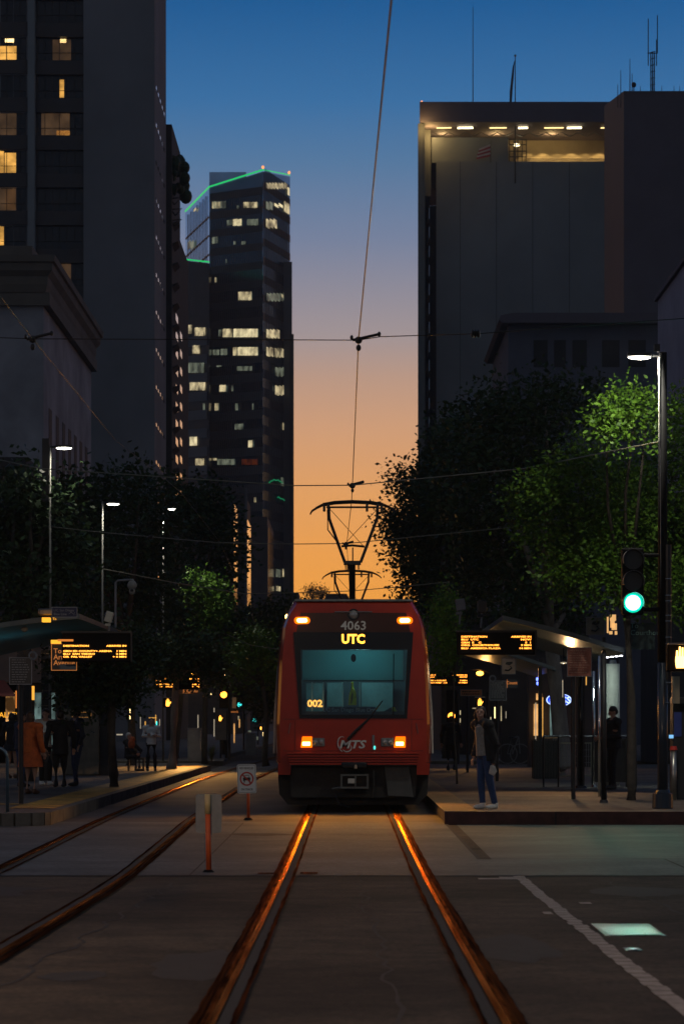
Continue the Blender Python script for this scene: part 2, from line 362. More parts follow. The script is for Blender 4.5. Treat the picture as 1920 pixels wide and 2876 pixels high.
def tinted_gloss(name, c0, c1, rough, scale, stretch):
    m = bpy.data.materials.new(name); m.use_nodes = True; nt = m.node_tree
    for n in list(nt.nodes): nt.nodes.remove(n)
    o = nt.nodes.new('ShaderNodeOutputMaterial'); g = nt.nodes.new('ShaderNodeBsdfGlossy'); tc = nt.nodes.new('ShaderNodeTexCoord'); mp = nt.nodes.new('ShaderNodeMapping'); mp.inputs['Scale'].default_value = stretch
    n = nt.nodes.new('ShaderNodeTexNoise'); n.inputs['Scale'].default_value = scale; n.inputs['Detail'].default_value = 4; rp = nt.nodes.new('ShaderNodeValToRGB')
    rp.color_ramp.elements[0].position = .36; rp.color_ramp.elements[1].position = .62; rp.color_ramp.elements[0].color = (*c0,1); rp.color_ramp.elements[1].color = (*c1,1)
    g.inputs['Roughness'].default_value = rough
    nt.links.new(tc.outputs['Object'],mp.inputs[0]); nt.links.new(mp.outputs[0],n.inputs['Vector']); nt.links.new(n.outputs['Fac'],rp.inputs[0]); nt.links.new(rp.outputs[0],g.inputs[0]); nt.links.new(g.outputs[0],o.inputs[0]); return m
M['rail'] = tinted_gloss('rust_glow_rail', (.30,.09,.022), (.80,.30,.075), .26, 1.0, (20,.55,1))  # orange of reflected lamps and sky put into the rusty steel's tint
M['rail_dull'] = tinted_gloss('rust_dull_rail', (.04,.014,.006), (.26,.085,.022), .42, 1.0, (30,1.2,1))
M['rail_edge'] = tinted_gloss('rust_glow_strip', (.020,.009,.005), (.11,.038,.014), .50, 1.0, (40,.5,1))  # orange glow along the strips put into their rusty tint
# ------------------------------------------------------------------ camera, world, sun
cam = bpy.data.cameras.new('camera'); co = bpy.data.objects.new('camera', cam); C.objects.link(co); S.camera = co
co.location = (0,0,CH); co.rotation_euler = (math.radians(90),0,0)
cam.sensor_fit = 'HORIZONTAL'; cam.sensor_width = 24; cam.lens = 100
cam.shift_x = -16/1568; cam.shift_y = (VY-1174.5)/1568; cam.clip_start = .5; cam.clip_end = 20000
cam.dof.use_dof = True; cam.dof.focus_distance = 48; cam.dof.aperture_fstop = 5.6
w = bpy.data.worlds.new('World'); S.world = w; w.use_nodes = True; nt = w.node_tree; N = nt.nodes; L = nt.links
bg = N['Background']; bg.inputs['Strength'].default_value = 1.16
tc = N.new('ShaderNodeTexCoord'); sp = N.new('ShaderNodeSeparateXYZ'); L.new(tc.outputs['Generated'], sp.inputs[0])
def lin(c): return tuple(((v/255+.055)/1.055)**2.4 if v/255 > .04045 else v/255/12.92 for v in c)
rmp = N.new('ShaderNodeValToRGB'); cr = rmp.color_ramp
zr = N.new('ShaderNodeMapRange'); zr.inputs['From Min'].default_value = 0; zr.inputs['From Max'].default_value = .5; L.new(sp.outputs[2], zr.inputs['Value']); L.new(zr.outputs[0], rmp.inputs[0])
stops = [(0,(242,156,58)),(.045,(238,158,66)),(.060,(235,158,76)),(.082,(224,158,96)),(.104,(206,155,118)),(.121,(184,149,130)),(.135,(158,144,145)),(.168,(113,125,152)),(.194,(79,115,153)),(.214,(51,105,155)),(.246,(21,85,140)),(.32,(14,60,110)),(.5,(10,36,72))]
cr.elements[0].position = 0; cr.elements[0].color = (*lin(stops[0][1]),1); cr.elements[1].position = 1; cr.elements[1].color = (*lin(stops[-1][1]),1)
for z,c in stops[1:-1]: e = cr.elements.new(z*2); e.color = (*lin(c),1)
az = N.new('ShaderNodeMapRange'); az.inputs['From Min'].default_value = -.35; az.inputs['From Max'].default_value = .97; az.interpolation_type = 'SMOOTHSTEP'; L.new(sp.outputs[1], az.inputs['Value'])
mx = N.new('ShaderNodeMix'); mx.data_type = 'RGBA'; mx.inputs['A'].default_value = (.054,.068,.092,1); L.new(rmp.outputs[0], mx.inputs['B']); L.new(az.outputs[0], mx.inputs['Factor'])
sky = N.new('ShaderNodeTexSky'); sky.sky_type = 'NISHITA'; sky.sun_disc = False; sky.sun_elevation = math.radians(-4); sky.sun_rotation = 0
bg2 = N.new('ShaderNodeBackground'); bg2.inputs['Strength'].default_value = .05; L.new(sky.outputs[0], bg2.inputs[0])
ad = N.new('ShaderNodeAddShader'); L.new(mx.outputs['Result'], bg.inputs[0]); L.new(bg.outputs[0], ad.inputs[0]); L.new(bg2.outputs[0], ad.inputs[1]); L.new(ad.outputs[0], N['World Output'].inputs[0])
S.view_settings.view_transform = 'Standard'; S.view_settings.look = 'None'; S.view_settings.exposure = 0; S.view_settings.gamma = 1
sun = bpy.data.lights.new('afterglow','SUN'); sun.energy = .02; sun.angle = math.radians(20); sun.color = (1,.6,.35)
so = bpy.data.objects.new('afterglow', sun); C.objects.link(so); so.rotation_euler = (math.radians(-86),0,0)
S.cycles.max_bounces = 5; S.cycles.diffuse_bounces = 2; S.cycles.glossy_bounces = 3; S.cycles.transparent_max_bounces = 6
S.cycles.use_denoising = True; S.cycles.sample_clamp_indirect = 2.0; S.cycles.use_light_tree = True; S.cycles.caustics_reflective = False
# ------------------------------------------------------------------ ground
DS = [-60,0,6,8,10,12,13.65,15,16.5,18,20,22,24,26,27.5,29,31,34,38,42,46,50,55,60]
def ribbon(y0, y1, x0, x1, dz, name, m, parent=None, label=None, cat=None, kind='structure', fx=None):
    ys = [y0]+[d for d in DS if y0 < d < y1]+[y1]
    if fx: ys = sorted(set([y0,y1]+[y0+(y1-y0)*i/40 for i in range(41)]))
    b = MB().strip([(y,(x0+fx(y)) if fx else x0,(x1+fx(y)) if fx else x1,gz(y)+dz) for y in ys])
    o = b.build(name, m, parent); return tag(o, label, cat, kind=kind if parent is None else None)
ribbon(-60, 1100, -800, 800, -.012, 'road', 'asphalt')
MBp = MB()
ribbon(28.8, 44, -30, 1.45, -.004, 'pavement_crossing', 'concrete')
ribbon(28.8, 32.2, 1.45, 30, -.004, 'pavement_strip', 'concrete')
# rounded apron corner of patched road right of the track
ribbon(32.25, 44, 1.62, 30, -.008, 'road_patch', 'patch')
ribbon(44, 118, -4.6, 1.5, -.004, 'trackway', 'concrete_dark')
# joints in the slabs
j = MB()
for (ya,yb,xa,xb) in [(28.8,43.4,-1.62,-1.60),(32.2,44,1.45,1.49),(32.2,32.26,1.45,30),(31.6,31.63,-9,-.9),(35.2,35.24,-.5,.6),(38.2,38.24,-9,-.9),(38.9,38.95,-.5,.6),(28.8,32.2,3.55,3.58),(34.5,34.56,-9,-5),(41.6,41.7,-6.2,-4.8),(41,41.05,-.5,.6)]:
    ys = [ya]+[d for d in DS if ya < d < yb]+[yb]; j.strip([(y,xa,xb,gz(y)+.001) for y in ys])
tag(j.build('pavement_joints','joint'), kind='structure')
p = MB()
ys = [15+i*.30 for i in range(47)]
for i,y in enumerate(ys):
    if y > 28.6: break
    jx = random.uniform(-.012,.012); p.strip([(y,1.655+jx,1.765+jx,gz(y)-.006),(y+.27,1.655+jx,1.765+jx,gz(y+.27)-.006)])
for y0,y1,xa,xb in [(28.1,28.35,1.28,1.70),(28.3,28.6,1.5,1.68),(24.0,24.25,1.95,2.05),(22.6,22.9,1.55,1.62),(8,15,1.66,1.77)]:
    p.strip([(y0,xa,xb,gz(y0)-.006),(y1,xa,xb,gz(y1)-.006)])
tag(p.build('road_marking','line'), kind='structure')
# stains and tar patches on the road
st = MB()
for (x,y,rx,ry) in [(-.9,17.5,.35,1.2),(-1.6,16.6,.2,.4),(-4.2,26.2,1.6,1.2),(1.1,19,.3,1.4),(2.6,26,.5,1.0),(-1.2,39,.5,.5)]:
    n = 18; pts = []
    for k in range(n):
        r = random.uniform(.75,1.1); pts.append((x+rx*r*math.cos(2*math.pi*k/n), y+ry*r*math.sin(2*math.pi*k/n)))
    st.add([(a,b,gz(b)+(-.010 if b<28.8 else .002)) for a,b in pts], [tuple(range(n))])
for (x0,y0,x1,y1,n_) in [(-2.0,13,-1.7,27.5,40),(.3,12,.1,28,44),(2.9,17,2.5,28,30),(-.4,20,-.9,21,8),(3.9,22.5,5.0,23.5,10)]:
    px_,py_ = x0,y0
    for i in range(n_):
        t_ = (i+1)/n_; qx = x0+(x1-x0)*t_+random.uniform(-.06,.06); qy = y0+(y1-y0)*t_; w_ = random.uniform(.006,.016)
        st.add([(px_-w_,py_,gz(py_)-.0095),(px_+w_,py_,gz(py_)-.0095),(qx+w_,qy,gz(qy)-.0095),(qx-w_,qy,gz(qy)-.0095)],[(0,1,2,3)]); px_,py_ = qx,qy
tag(st.build('road_stains','asphalt_dark'), kind='structure')
# ------------------------------------------------------------------ tracks
TC = .047
def lerp(tab):
    def f(y):
        for (a,va),(b,vb) in zip(tab, tab[1:]):
            if y <= b: t = (y-a)/(b-a); t = min(max(t,0),1); t = t*t*(3-2*t) if False else t; return va+(vb-va)*t
        return tab[-1][1]
    return f
import bisect
def smooth(tab):
    f = lerp(tab)
    return lambda y: sum(f(y+d) for d in (-3,-2,-1,0,1,2,3))/7
cen = [(-60,-2.95),(14,-2.95),(28,-2.93),(45,-3.17),(76,-3.32),(95,-3.15),(118,-2.75),(200,-1.9)]
cf = smooth(cen)
def track(name, fx, y0, y1, label):
    root = empty(name, (fx(y0),y0,0), label, 'tram track', 'rail tracks in the street')
    for side in (-1,1):
        g = .7175*side
        def rib(a, b, dz, nm, m, wob=0):
            a, b = sorted((a*side, b*side)); ys = []; y = y0
            while y < y1: ys.append(y); y += max(.18, y*.02) if wob else max(.5, y*.03)
            ys.append(y1)
            mb = MB().strip([(y, fx(y)+g+a+random.uniform(-wob,wob), fx(y)+g+b+random.uniform(-wob,wob), gz(y)+dz) for y in ys])
            return mb.build(nm, m, root)
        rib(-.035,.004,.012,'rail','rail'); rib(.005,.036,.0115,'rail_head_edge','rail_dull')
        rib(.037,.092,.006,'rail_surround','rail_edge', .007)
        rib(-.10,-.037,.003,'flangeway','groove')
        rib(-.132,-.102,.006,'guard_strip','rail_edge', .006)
track('tram_track', lambda y: TC, 8, 118, 'straight steel tram rails running under the red tram, glowing orange')
track('tram_track', cf, 8, 190, 'curving steel tram rails left of the red tram beside the yellow platform edge')
b = MB(); b.strip([(29.0,-.93,-.74,gz(29)+.003),(29.25,-.93,-.74,gz(29)+.003)]); b.strip([(29.0,-.50,-.32,gz(29)+.003),(29.35,-.50,-.32,gz(29)+.003)])
tag(b.build('road_marking_bar','rail_edge'), kind='structure')
# reflective plate in the road, right
def plate(x0,x1,y0,y1,lab):
    root = empty('access_cover', ((x0+x1)/2,(y0+y1)/2,gz(y0)), lab, 'access cover', 'steel access covers in the road')
    m = MB(); n = 16
    for i in range(n):
        ya = y0+(y1-y0)*i/n; yb = ya+(y1-y0)/n*.55
        za = gz(ya)-.004; zb = za+.030*(yb-ya)  # ribs tilted so they catch the green signal
        m.add([(x0,ya,za),(x1,ya,za),(x1,yb,zb),(x0,yb,zb),(x0,yb,za-.02),(x1,yb,za-.02),(x0,ya,za-.02),(x1,ya,za-.02)],[(0,1,2,3),(3,2,5,4),(0,3,4,6),(1,7,5,2),(6,7,1,0)])
    m.build('ribs','polished_rib',root)
    B(x0-.03,x1+.03,y0-.03,y1+.03,gz(y0)-.03,gz(y0)-.009).build('frame','steel_dark',root)
plate(wx(1375,20.9),wx(1505,20.5),20.15,21.3,'ribbed steel cover in the road shining green, right of the white dashed line')
plate(wx(1446,18.7),wx(1462,18.7),18.7,18.9,'tiny steel cover in the road below the large ribbed green-lit one')
# ------------------------------------------------------------------ platforms and pavements
PZ = .18
def platform(poly, z0, z1, name, m): return tag(MB().slab(poly, z0, z1).build(name, m), kind='structure')
R0 = 43.0
platform([(1.47,R0),(40,R0),(40,94),(1.47,94)], -.1, PZ, 'platform_pavement', 'paving')
tag(B(1.44,40,R0-.12,R0-.003,-.1,PZ+.004).build('platform_kerb','kerb_red'), kind='structure')
tag(B(1.44,1.95,R0+.02,90,PZ+.001,PZ+.008).build('platform_edge_strip','tactile_dark'), kind='structure')
b = MB()
for x in (3.1,6.0): b.box(x,x+.02,R0-.125,R0-.11,-.05,PZ)
tag(b.build('kerb_joints','joint'), kind='structure')
# far pavements
platform([(1.8,104),(60,104),(60,600),(1.8,600)], -.1, .16, 'pavement_far', 'kerb')
# left platform with rounded corner
ptsL = [(-40,42.2),(-5.15,42.2)]+[(-5.15+.6*math.sin(a),42.8-.6*math.cos(a)) for a in (.3,.7,1.1,1.4)]+[(-4.55,43.6),(-4.55,92),(-5.2,97),(-40,97)]
platform(ptsL, -.1, PZ, 'platform_pavement', 'paving')
def inset(poly, a, z0, z1, name, m):
    mb = MB(); n = len(poly)
    vs = []
    for x,y in poly: vs += [(x,y,z0),(x,y,z1)]
    for i in range(n-1): mb.add([vs[2*i],vs[2*i+2],vs[2*i+3],vs[2*i+1]],[(0,1,2,3)])
    return mb
k = MB()
edge = ptsL[1:7]+[(-4.55,92)]
for (x0,y0),(x1,y1) in zip([(-9,42.2)]+edge, edge):
    d = Vector((x1-x0,y1-y0,0)).normalized(); nrm = Vector((d.y,-d.x,0))*.09
    k.add([(x0,y0,-.1),(x1,y1,-.1),(x1,y1,PZ+.004),(x0,y0,PZ+.004),(x0+nrm.x,y0+nrm.y,-.1),(x1+nrm.x,y1+nrm.y,-.1),(x1+nrm.x,y1+nrm.y,PZ+.004),(x0+nrm.x,y0+nrm.y,PZ+.004)],
          [(0,1,2,3),(4,7,6,5),(3,2,6,7),(0,4,5,1),(1,5,6,2),(0,3,7,4)])
tag(k.build('platform_kerb','kerb'), kind='structure')
t = MB(); t.strip([(44.6,-5.35,-4.62,PZ+.006),(92,-5.35,-4.62,PZ+.006)])
t.strip([(46.6,-12,-5.37,PZ+.007),(47.3,-12,-5.37,PZ+.007)])
tag(t.build('platform_tactile_strip','tactile'), kind='structure')
platform([(-60,104),(-4.6,104),(-5.4,130),(-5.4,600),(-60,600)], -.1, .16, 'pavement_far', 'kerb')
# ------------------------------------------------------------------ buildings
def face_pt(fa, fb, px, py, off=0.):
    """where the sight line through a photo point meets the wall from fa to fb, each (x, y) on the ground"""
    ax,ay = fa; bx,by = fb; k = (px-VX)/F; dx,dy = bx-ax,by-ay
    t = (ay*k-ax)/(dx-k*dy); x = ax+t*dx; y = ay+t*dy
    n = Vector((dy,-dx)).normalized()
    if n.y > 0: n = -n
    return Vector((x+n.x*off, y+n.y*off, CH+(VY-py)/F*y))
def pane(fa, fb, x0, x1, y0, y1, m, parent, name='window', off=.12, th=.1, mb=None):
    a = face_pt(fa,fb,x0,y1,off); b = face_pt(fa,fb,x1,y1,off); yc = (a.y+b.y)/2
    z0 = CH+(VY-y1)/F*yc; z1 = CH+(VY-y0)/F*yc
    n = Vector((b.y-a.y,-(b.x-a.x),0)).normalized()*th
    if n.y > 0: n = -n
    q = mb or MB()
    q.add([(a.x,a.y,z0),(b.x,b.y,z0),(b.x,b.y,z1),(a.x,a.y,z1),(a.x-n.x,a.y-n.y,z0),(b.x-n.x,b.y-n.y,z0),(b.x-n.x,b.y-n.y,z1),(a.x-n.x,a.y-n.y,z1)],
          [(0,1,2,3),(4,7,6,5),(3,2,6,7),(0,4,5,1),(1,5,6,2),(0,3,7,4)])
    return q if mb else q.build(name, m, parent)
def building(name, loc, label, group='city buildings along the street'): return empty(name, loc, label, 'building', group)
def gp(px,D): return (wx(px,D),D)
# A: concrete hotel tower, left
D = 226; XA = -15.4
bA = building('hotel_tower', (XA-8,D,0), 'tall dark concrete tower at left with lit yellow rooms, cut by the frame top')
B(-60,wx(65,D)+0,D,D+14,0,72).build('side_wall','tower_wall',bA)
B(wx(192,D),XA,D-.2,D+14,0,72).build('wall','tower_wall',bA)
B(wx(65,D),wx(192,D),D+.6,D+14,0,72).build('bay_wall','tower_bay',bA)
B(wx(65,D),wx(81,D),D-.5,D+.6,0,72.2).build('pier','pier',bA)
fl = MB(); 
for k in range(-3,9):
    yb = 110+86.5*k; z1 = wz(yb+27,D); z0 = wz(yb+27+32,D)
    fl.box(wx(81,D)+.02,wx(192,D)-.02,D+.15,D+.6,z0,z1); fl.box(-60,wx(65,D)-.02,D-.14,D,z0,z1)
fl.build('spandrel','tower_bay',bA)
fa,fb = (-60,D+.5),(0,D+.5)
for k in range(-3,9):
    y0 = 85+86.5*k; y1 = y0+53
    for (x0,x1) in ((88,119),(121,152),(154,190)):
        f = pane((-60,D+.6),(0,D+.6),x0,x1,y0,y1,'dark_glass',bA,off=.05)
    for (x0,x1) in ((2,30),(32,60)): pane((-60,D),(0,D),x0,x1,y0,y1,'dark_glass',bA,off=.05)
for k in range(-1,9):
    y0 = 85+86.5*k; y1 = y0+53; fm = MB()
    for (ff,x0,x1) in ((((-60,D),(0,D)),2,30),(((-60,D),(0,D)),32,60),(((-60,D+.6),(0,D+.6)),88,119),(((-60,D+.6),(0,D+.6)),121,152),(((-60,D+.6),(0,D+.6)),154,190)):
        xm = (x0+x1)/2
        pane(*ff,xm-.7,xm+.7,y0,y1,None,None,off=.16,th=.03,mb=fm); pane(*ff,x0,x1,y0+35,y0+36.2,None,None,off=.165,th=.03,mb=fm); pane(*ff,x0,x1,y0,y0+1.4,None,None,off=.17,th=.03,mb=fm)
    fm.build('window_frame','void',bA)
f1,f2 = ((-60,D),(0,D)),((-60,D+.6),(0,D+.6))
for (ff,x0,x1,y0,y1,m) in [(0,0,14,105,137,'win_yellow'),(0,15,38,105,137,'win_yellow'),(0,12,32,88,96,'tube'),(1,121,163,90,137,'win_dim'),(1,138,152,89,97,'tube'),(1,137,147,182,223,'win_yellow'),
    (0,0,38,258,310,'win_dim'),(1,95,160,258,309,'win_dim'),(1,130,160,299,309,'win_yellow'),(0,0,9,345,396,'win_yellow'),(0,11,37,350,396,'win_yellow'),(0,0,37,430,482,'win_dim'),(0,12,36,432,480,'win_dim'),(0,0,9,518,562,'win_yellow'),(1,138,163,603,655,'win_dim')]:
    pane(*( f1 if ff == 0 else f2), x0,x1,y0,y1,m,bA,name='lit_window',off=.1)
# glass in the street side of A, catching the sky
sd = MB().box(XA-.02,XA+.03,D+.8,D+1.7,0,.28).build('side_pane','mirror_glass',bA)
first = True
for k in range(-3,12):
    for c in range(5):
        z = wz(455+86.5*k, D)
        if z < 12: continue
        o = sd if first else sd.copy()
        if not first: C.objects.link(o); o.parent = bA
        first = False; o.location = (0, .3+c*2.4, z)
# B: dark building behind A with balconies
D = 240.5
bB = building('apartment_block', (XA-6,D,0), 'dark block with jagged balconies and a bulging roof garden, just right of the concrete tower')
B(-40,XA+.45,D,D+12,0,wz(318,D+6)).build('wall','shop_wall',bB)
B(-40,XA+.1,D+12,D+31,0,wz(560,D+20)).build('rear_wall','shop_wall',bB)
rg = MB()
for i in range(26):
    x = wx(random.uniform(384,424),D); z = wz(random.uniform(345,438),D); r = random.uniform(.25,.55); rg.ell((x,D+random.uniform(0,4),z),(r,r,r*1.2),8,6)
rg.build('roof_garden','leaf_b',bB)
for (x,y) in [(398,455),(400,480),(399,505)]:
    f = MB(); a = W(x-8,y,D+1); b_ = W(x+17,y-2,D+1); c = W(x+2,y+14,D+1); f.tube([a,b_,c],.06,5); f.tube([a,c],.06,5); f.build('balcony_frame','steel_dark',bB)
for k in range(18):
    z = wz(520+47*k,D+2)
    if z < 10: break
    f = MB().add([(XA,D+1,z),(XA,D+4,z),(XA+.9,D+1,z+.35),(XA+.9,D+4,z+.35),(XA,D+1,z-.5),(XA,D+4,z-.5)],[(0,2,3,1),(4,5,3,2),(0,4,2),(1,3,5),(0,1,5,4)])
    f.build('balcony','shop_wall',bB)
for k in range(14):
    for (yy,x) in ((D+5,XA+.47),(D+17,XA+.12)):
        z = wz(640+40.5*k,yy+1)
        if z < 9 or z > 38: continue
        B(x-.02,x+.02,yy,yy+3.2,z-.6,z).build('side_window','mirror_glass',bB)
# C: older cream building with heavy cornice
D = 130
bC = building('cream_building', (-15,D,0), 'old cream building with a heavy overhanging cornice and tall narrow windows, left edge')
xw = wx(100,D)
B(-40,xw,D,D+24,0,wz(700,D)).build('wall','cream',bC)
B(-40,xw+.3,D-.25,D+24.3,wz(702,D)+.0,wz(672,D)).build('frieze','cream_dark',bC)
co_ = MB(); zt = wz(590,D); zb = wz(672,D)
prof = [(0,zb),(.10,zb+.35),(.12,zb+.7),(.32,zb+.95),(.35,zt-.35),(.46,zt-.30),(.48,zt)]
xr = wx(106,D)
for (a,za),(b_,zb2) in zip(prof,prof[1:]):
    co_.add([(-40,D-.3-a,za),(xr+a,D-.3-a,za),(xr+a,D+24.4+a,za),(-40,D-.3-b_,zb2),(xr+b_,D-.3-b_,zb2),(xr+b_,D+24.4+b_,zb2)],[(0,1,4,3),(1,2,5,4)])
a,z = prof[-1]; co_.add([(-40,D-.3-a,z),(xr+a,D-.3-a,z),(xr+a,D+24.4+a,z),(-40,D+24.4+a,z)],[(0,1,2,3)])
a,z = prof[0]; co_.add([(-40,D-.3,z),(xr,D-.3,z),(xr,D+24.4,z),(-40,D+24.4,z)],[(3,2,1,0)])
co_.build('cornice','cream_dark',bC)
B(-40,xw-.5,D-.2,D+23,zt,zt+.5).build('parapet','cream_dark',bC)
for i,yy in enumerate([132.2,135.4,138.4,141.4,144.4,147.4,150.4]):
    B(xw-.3,xw+.02,yy,yy+1.3,10.2,16.2).build('window','void',bC)
    B(xw,xw+.10,yy-.15,yy+1.45,10.0,10.2).build('sill','cream_dark',bC)
    B(xw-.3,xw+.02,yy,yy+1.3,3.2,8.6).build('window','void',bC)
B(xw,xw+.16,D-.15,D+24.2,9.2,9.6).build('string_course','cream_dark',bC)
# shops below, left
bK = building('shop_row', (-14,98,0), 'low dark shopfronts behind the left platform with a red awning')
B(-40,-11.2,99,129.5,.16,10.8).build('wall','shop_wall',bK)
sg = MB(); B(-40,-7.6,97.8,98.9,2.95,4.3).build('fascia','beige_wall',bK)
for (x0,x1,m) in [(-11.9,-11.6,'shop_lit'),(-10.9,-10.2,'shop_lit_b')]:
    B(x0,x1,98.8,98.95,.6,2.6).build('shop_window',m,bK)
B(-16,-9.9,99,99.3,.16,2.95).build('shop_wall','shop_wall',bK)
aw = MB(); a = W(0,1570,96.5); aw.add([(-14,96.4,wz(1597,96.5)),(wx(38,96.5),96.4,wz(1597,96.5)),(-14,97.7,wz(1560,97)),(wx(5,97),97.7,wz(1560,97)),(-14,97.7,wz(1597,96.5)),(wx(38,97.7),97.7,wz(1597,96.5))],[(0,1,3,2),(1,5,3),(0,4,5,1),(2,3,5,4)])
aw.build('awning','awning',bK)
text('MISSION VALLEY', .26, 'yellow_lit', bK, wx(-20,97.5), 97.6, wz(1641,97.5), name='shop_sign')
# H: glass tower with green lit roofline
bH = building('glass_tower', (-27,600,0), 'tall glass office tower with slanted roof edged in green light')
def gp(px,D): return (wx(px,D),D)
P1,P2,P3,P4,P5 = gp(425,628),gp(480,600),gp(603,592),gp(665,612),gp(663,660)
def hz(py,D): return wz(py,D)
Z1,Z2,Z3,Z4 = hz(488,628),hz(432,600),hz(393,592),hz(405,612)
def wallq(a,b,za,zb,m,name):
    return MB().add([(a[0],a[1],0),(b[0],b[1],0),(b[0],b[1],zb),(a[0],a[1],za)],[(0,1,2,3)])
q = MB(); q.cur = 0
q.add([(*P2,0),(*P3,0),(*P3,Z3),(*P2,Z2)],[(0,1,2,3)]); q.add([(*P3,0),(*P4,0),(*P4,Z4),(*P3,Z3)],[(0,1,2,3)]); q.add([(*P4,0),(*P5,0),(*P5,Z4),(*P4,Z4)],[(0,1,2,3)])
q.add([(*P5,0),(P1[0],660,0),(P1[0],660,Z1),(*P5,Z4)],[(0,1,2,3)])
q.add([(*P1,Z1),(*P2,Z2),(*P3,Z3),(*P4,Z4),(*P5,Z4),(P1[0],660,Z1)],[(0,1,2,3,4,5)])
q.build('facade','office_glass',bH)
MB().add([(P1[0],660,0),(*P1,0),(*P1,Z1),(P1[0],660,Z1)],[(0,1,2,3)]).add([(*P1,0),(*P2,0),(*P2,Z2),(*P1,Z1)],[(0,1,2,3)]).build('angled_facade','blue_glass',bH)
def sp_band(a,b,pa,pb,y0,y1,mb,off=.25): pane(a,b,pa,pb,y0,y1,None,None,off=off,th=.05,mb=mb)
sp_ = MB()
for k in range(20):
    y0 = 817+42.3*k
    if y0 > 1640: break
    sp_band(P2,P3,481,602.8,y0,y0+20,sp_,.06); sp_band(P3,P4,603.2,664.8,y0,y0+20,sp_,.06)
sp_.build('spandrel','spandrel',bH)
sp_ = MB()
for k in range(-9,0):
    y0 = 817+42.3*k; 
    if y0 > 430: sp_band(P2,P3,481,602.5,y0,y0+17,sp_,.1); sp_band(P3,P4,603.5,664.5,y0,y0+17,sp_,.1)
    if y0 > 500: sp_band(P1,P2,426,479,y0,y0+4,sp_,.1)
sp_.build('floor_band','spandrel_dark',bH)
ml = MB()
for i in range(1,16): 
    x = 603+61*i/16; a = face_pt(P3,P4,x,0,.15); ml.box(a.x-.12,a.x+.12,a.y-.12,a.y,0,Z4-2)
for i in range(1,8): 
    x = 425+55*i/8; a = face_pt(P1,P2,x,0,.15); ml.box(a.x-.07,a.x+.07,a.y-.12,a.y,0,Z1+(Z2-Z1)*i/8-1)
for i in range(1,26): 
    x = 480+123*i/26; a = face_pt(P2,P3,x,0,.08); ml.box(a.x-.07,a.x+.07,a.y-.12,a.y,0,Z2-1)
ml.build('mullions','steel_dark',bH)
e = MB(); up = Vector((0,-.4,.3))
e.tube([Vector((*P1,Z1))+up,Vector((*P2,Z2))+up,Vector((*P3,Z3))+up],.17,6); e.tube([Vector((*P3,Z3))+up,Vector((*P4,Z4))+up],.11,6)
e.build('edge_light','neon_green',bH)
for (px,D_) in ((603,592),(663,611)): MB().ell((wx(px,D_),D_-.6,wz(391 if px<650 else 403,D_)+.6),(.3,.3,.35),8,6).build('beacon','beacon',bH)
B(wx(482,640),wx(566,640),636,656,0,wz(402,640)).build('rear_block','blue_glass',bH)
MB().slab([gp(650,606),gp(669.5,606),gp(667,655),gp(650,655)],0,wz(600,606)).build('side_wing','spandrel_dark',bH); 
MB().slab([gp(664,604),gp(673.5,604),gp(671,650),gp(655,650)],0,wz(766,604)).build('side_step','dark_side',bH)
Q1,Q2 = gp(400,592),gp(479.5,586); zq1,zq2 = wz(595,592),wz(604,586)
MB().add([(*Q1,0),(*Q2,0),(*Q2,zq2),(*Q1,zq1),(Q1[0],620,0),(Q2[0],598,0),(Q2[0],598,zq2),(Q1[0],620,zq1)],[(0,1,2,3),(3,2,6,7),(0,3,7,4),(1,5,6,2)]).build('lower_wing','dark_glass',bH)
e = MB().tube([Vector((*Q1,zq1+.3)),Vector((*Q2,zq2+.3))],.16,6); e.build('wing_edge_light','neon_green',bH)
sp_ = MB()
for k in range(-1,18):
    y0 = 817+42.3*k-2
    if y0 < 1640: sp_band(Q1,Q2,412,476,y0,y0+22,sp_,.2)
sp_.build('wing_spandrel','spandrel',bH)
def litw(fa,fb,lst):
    for (x0,x1,y0,y1,m) in lst:
        n = max(1,int((x1-x0)/7)); wd = (x1-x0)/n
        g = MB()
        for i in range(n): pane(fa,fb,x0+wd*i+.5,x0+wd*(i+1)-.5,y0,y1,None,None,off=.34,th=.1,mb=g)
        g.build('lit_window',m,bH)
p_,d_,b_,r_ = 'win_pale','win_pale_dim','win_bright','win_red'
litw(P2,P3,[(488,520,461,477,d_),(488,508,463,477,p_),(545,550,471,478,d_),(560,592,463,476,p_),(536,556,502,517,b_),(522,534,504,516,d_),(568,594,502,516,d_),(488,501,543,558,d_),(537,543,553,560,d_),(555,565,553,560,d_),
 (494,498,636,647,p_),(519,522,594,603,d_),(548,579,669,688,p_),(512,534,754,773,p_),(537,593,754,773,b_),(503,510,756,771,d_),(508,523,800,814,d_),(490,505,802,814,d_),(536,545,796,815,p_),(547,593,796,815,b_),
 (505,520,883,898,p_),(532,537,884,897,d_),(494,503,925,941,p_),(541,548,925,941,d_),(580,583,926,940,d_),(498,510,838,841,d_),(545,580,840,850,d_),(571,581,1010,1026,b_),(490,499,1051,1056,p_),(500,540,1053,1066,d_),(556,593,1053,1066,r_),(584,589,1141,1152,p_),(574,580,1250,1262,d_),(540,560,972,985,d_)])
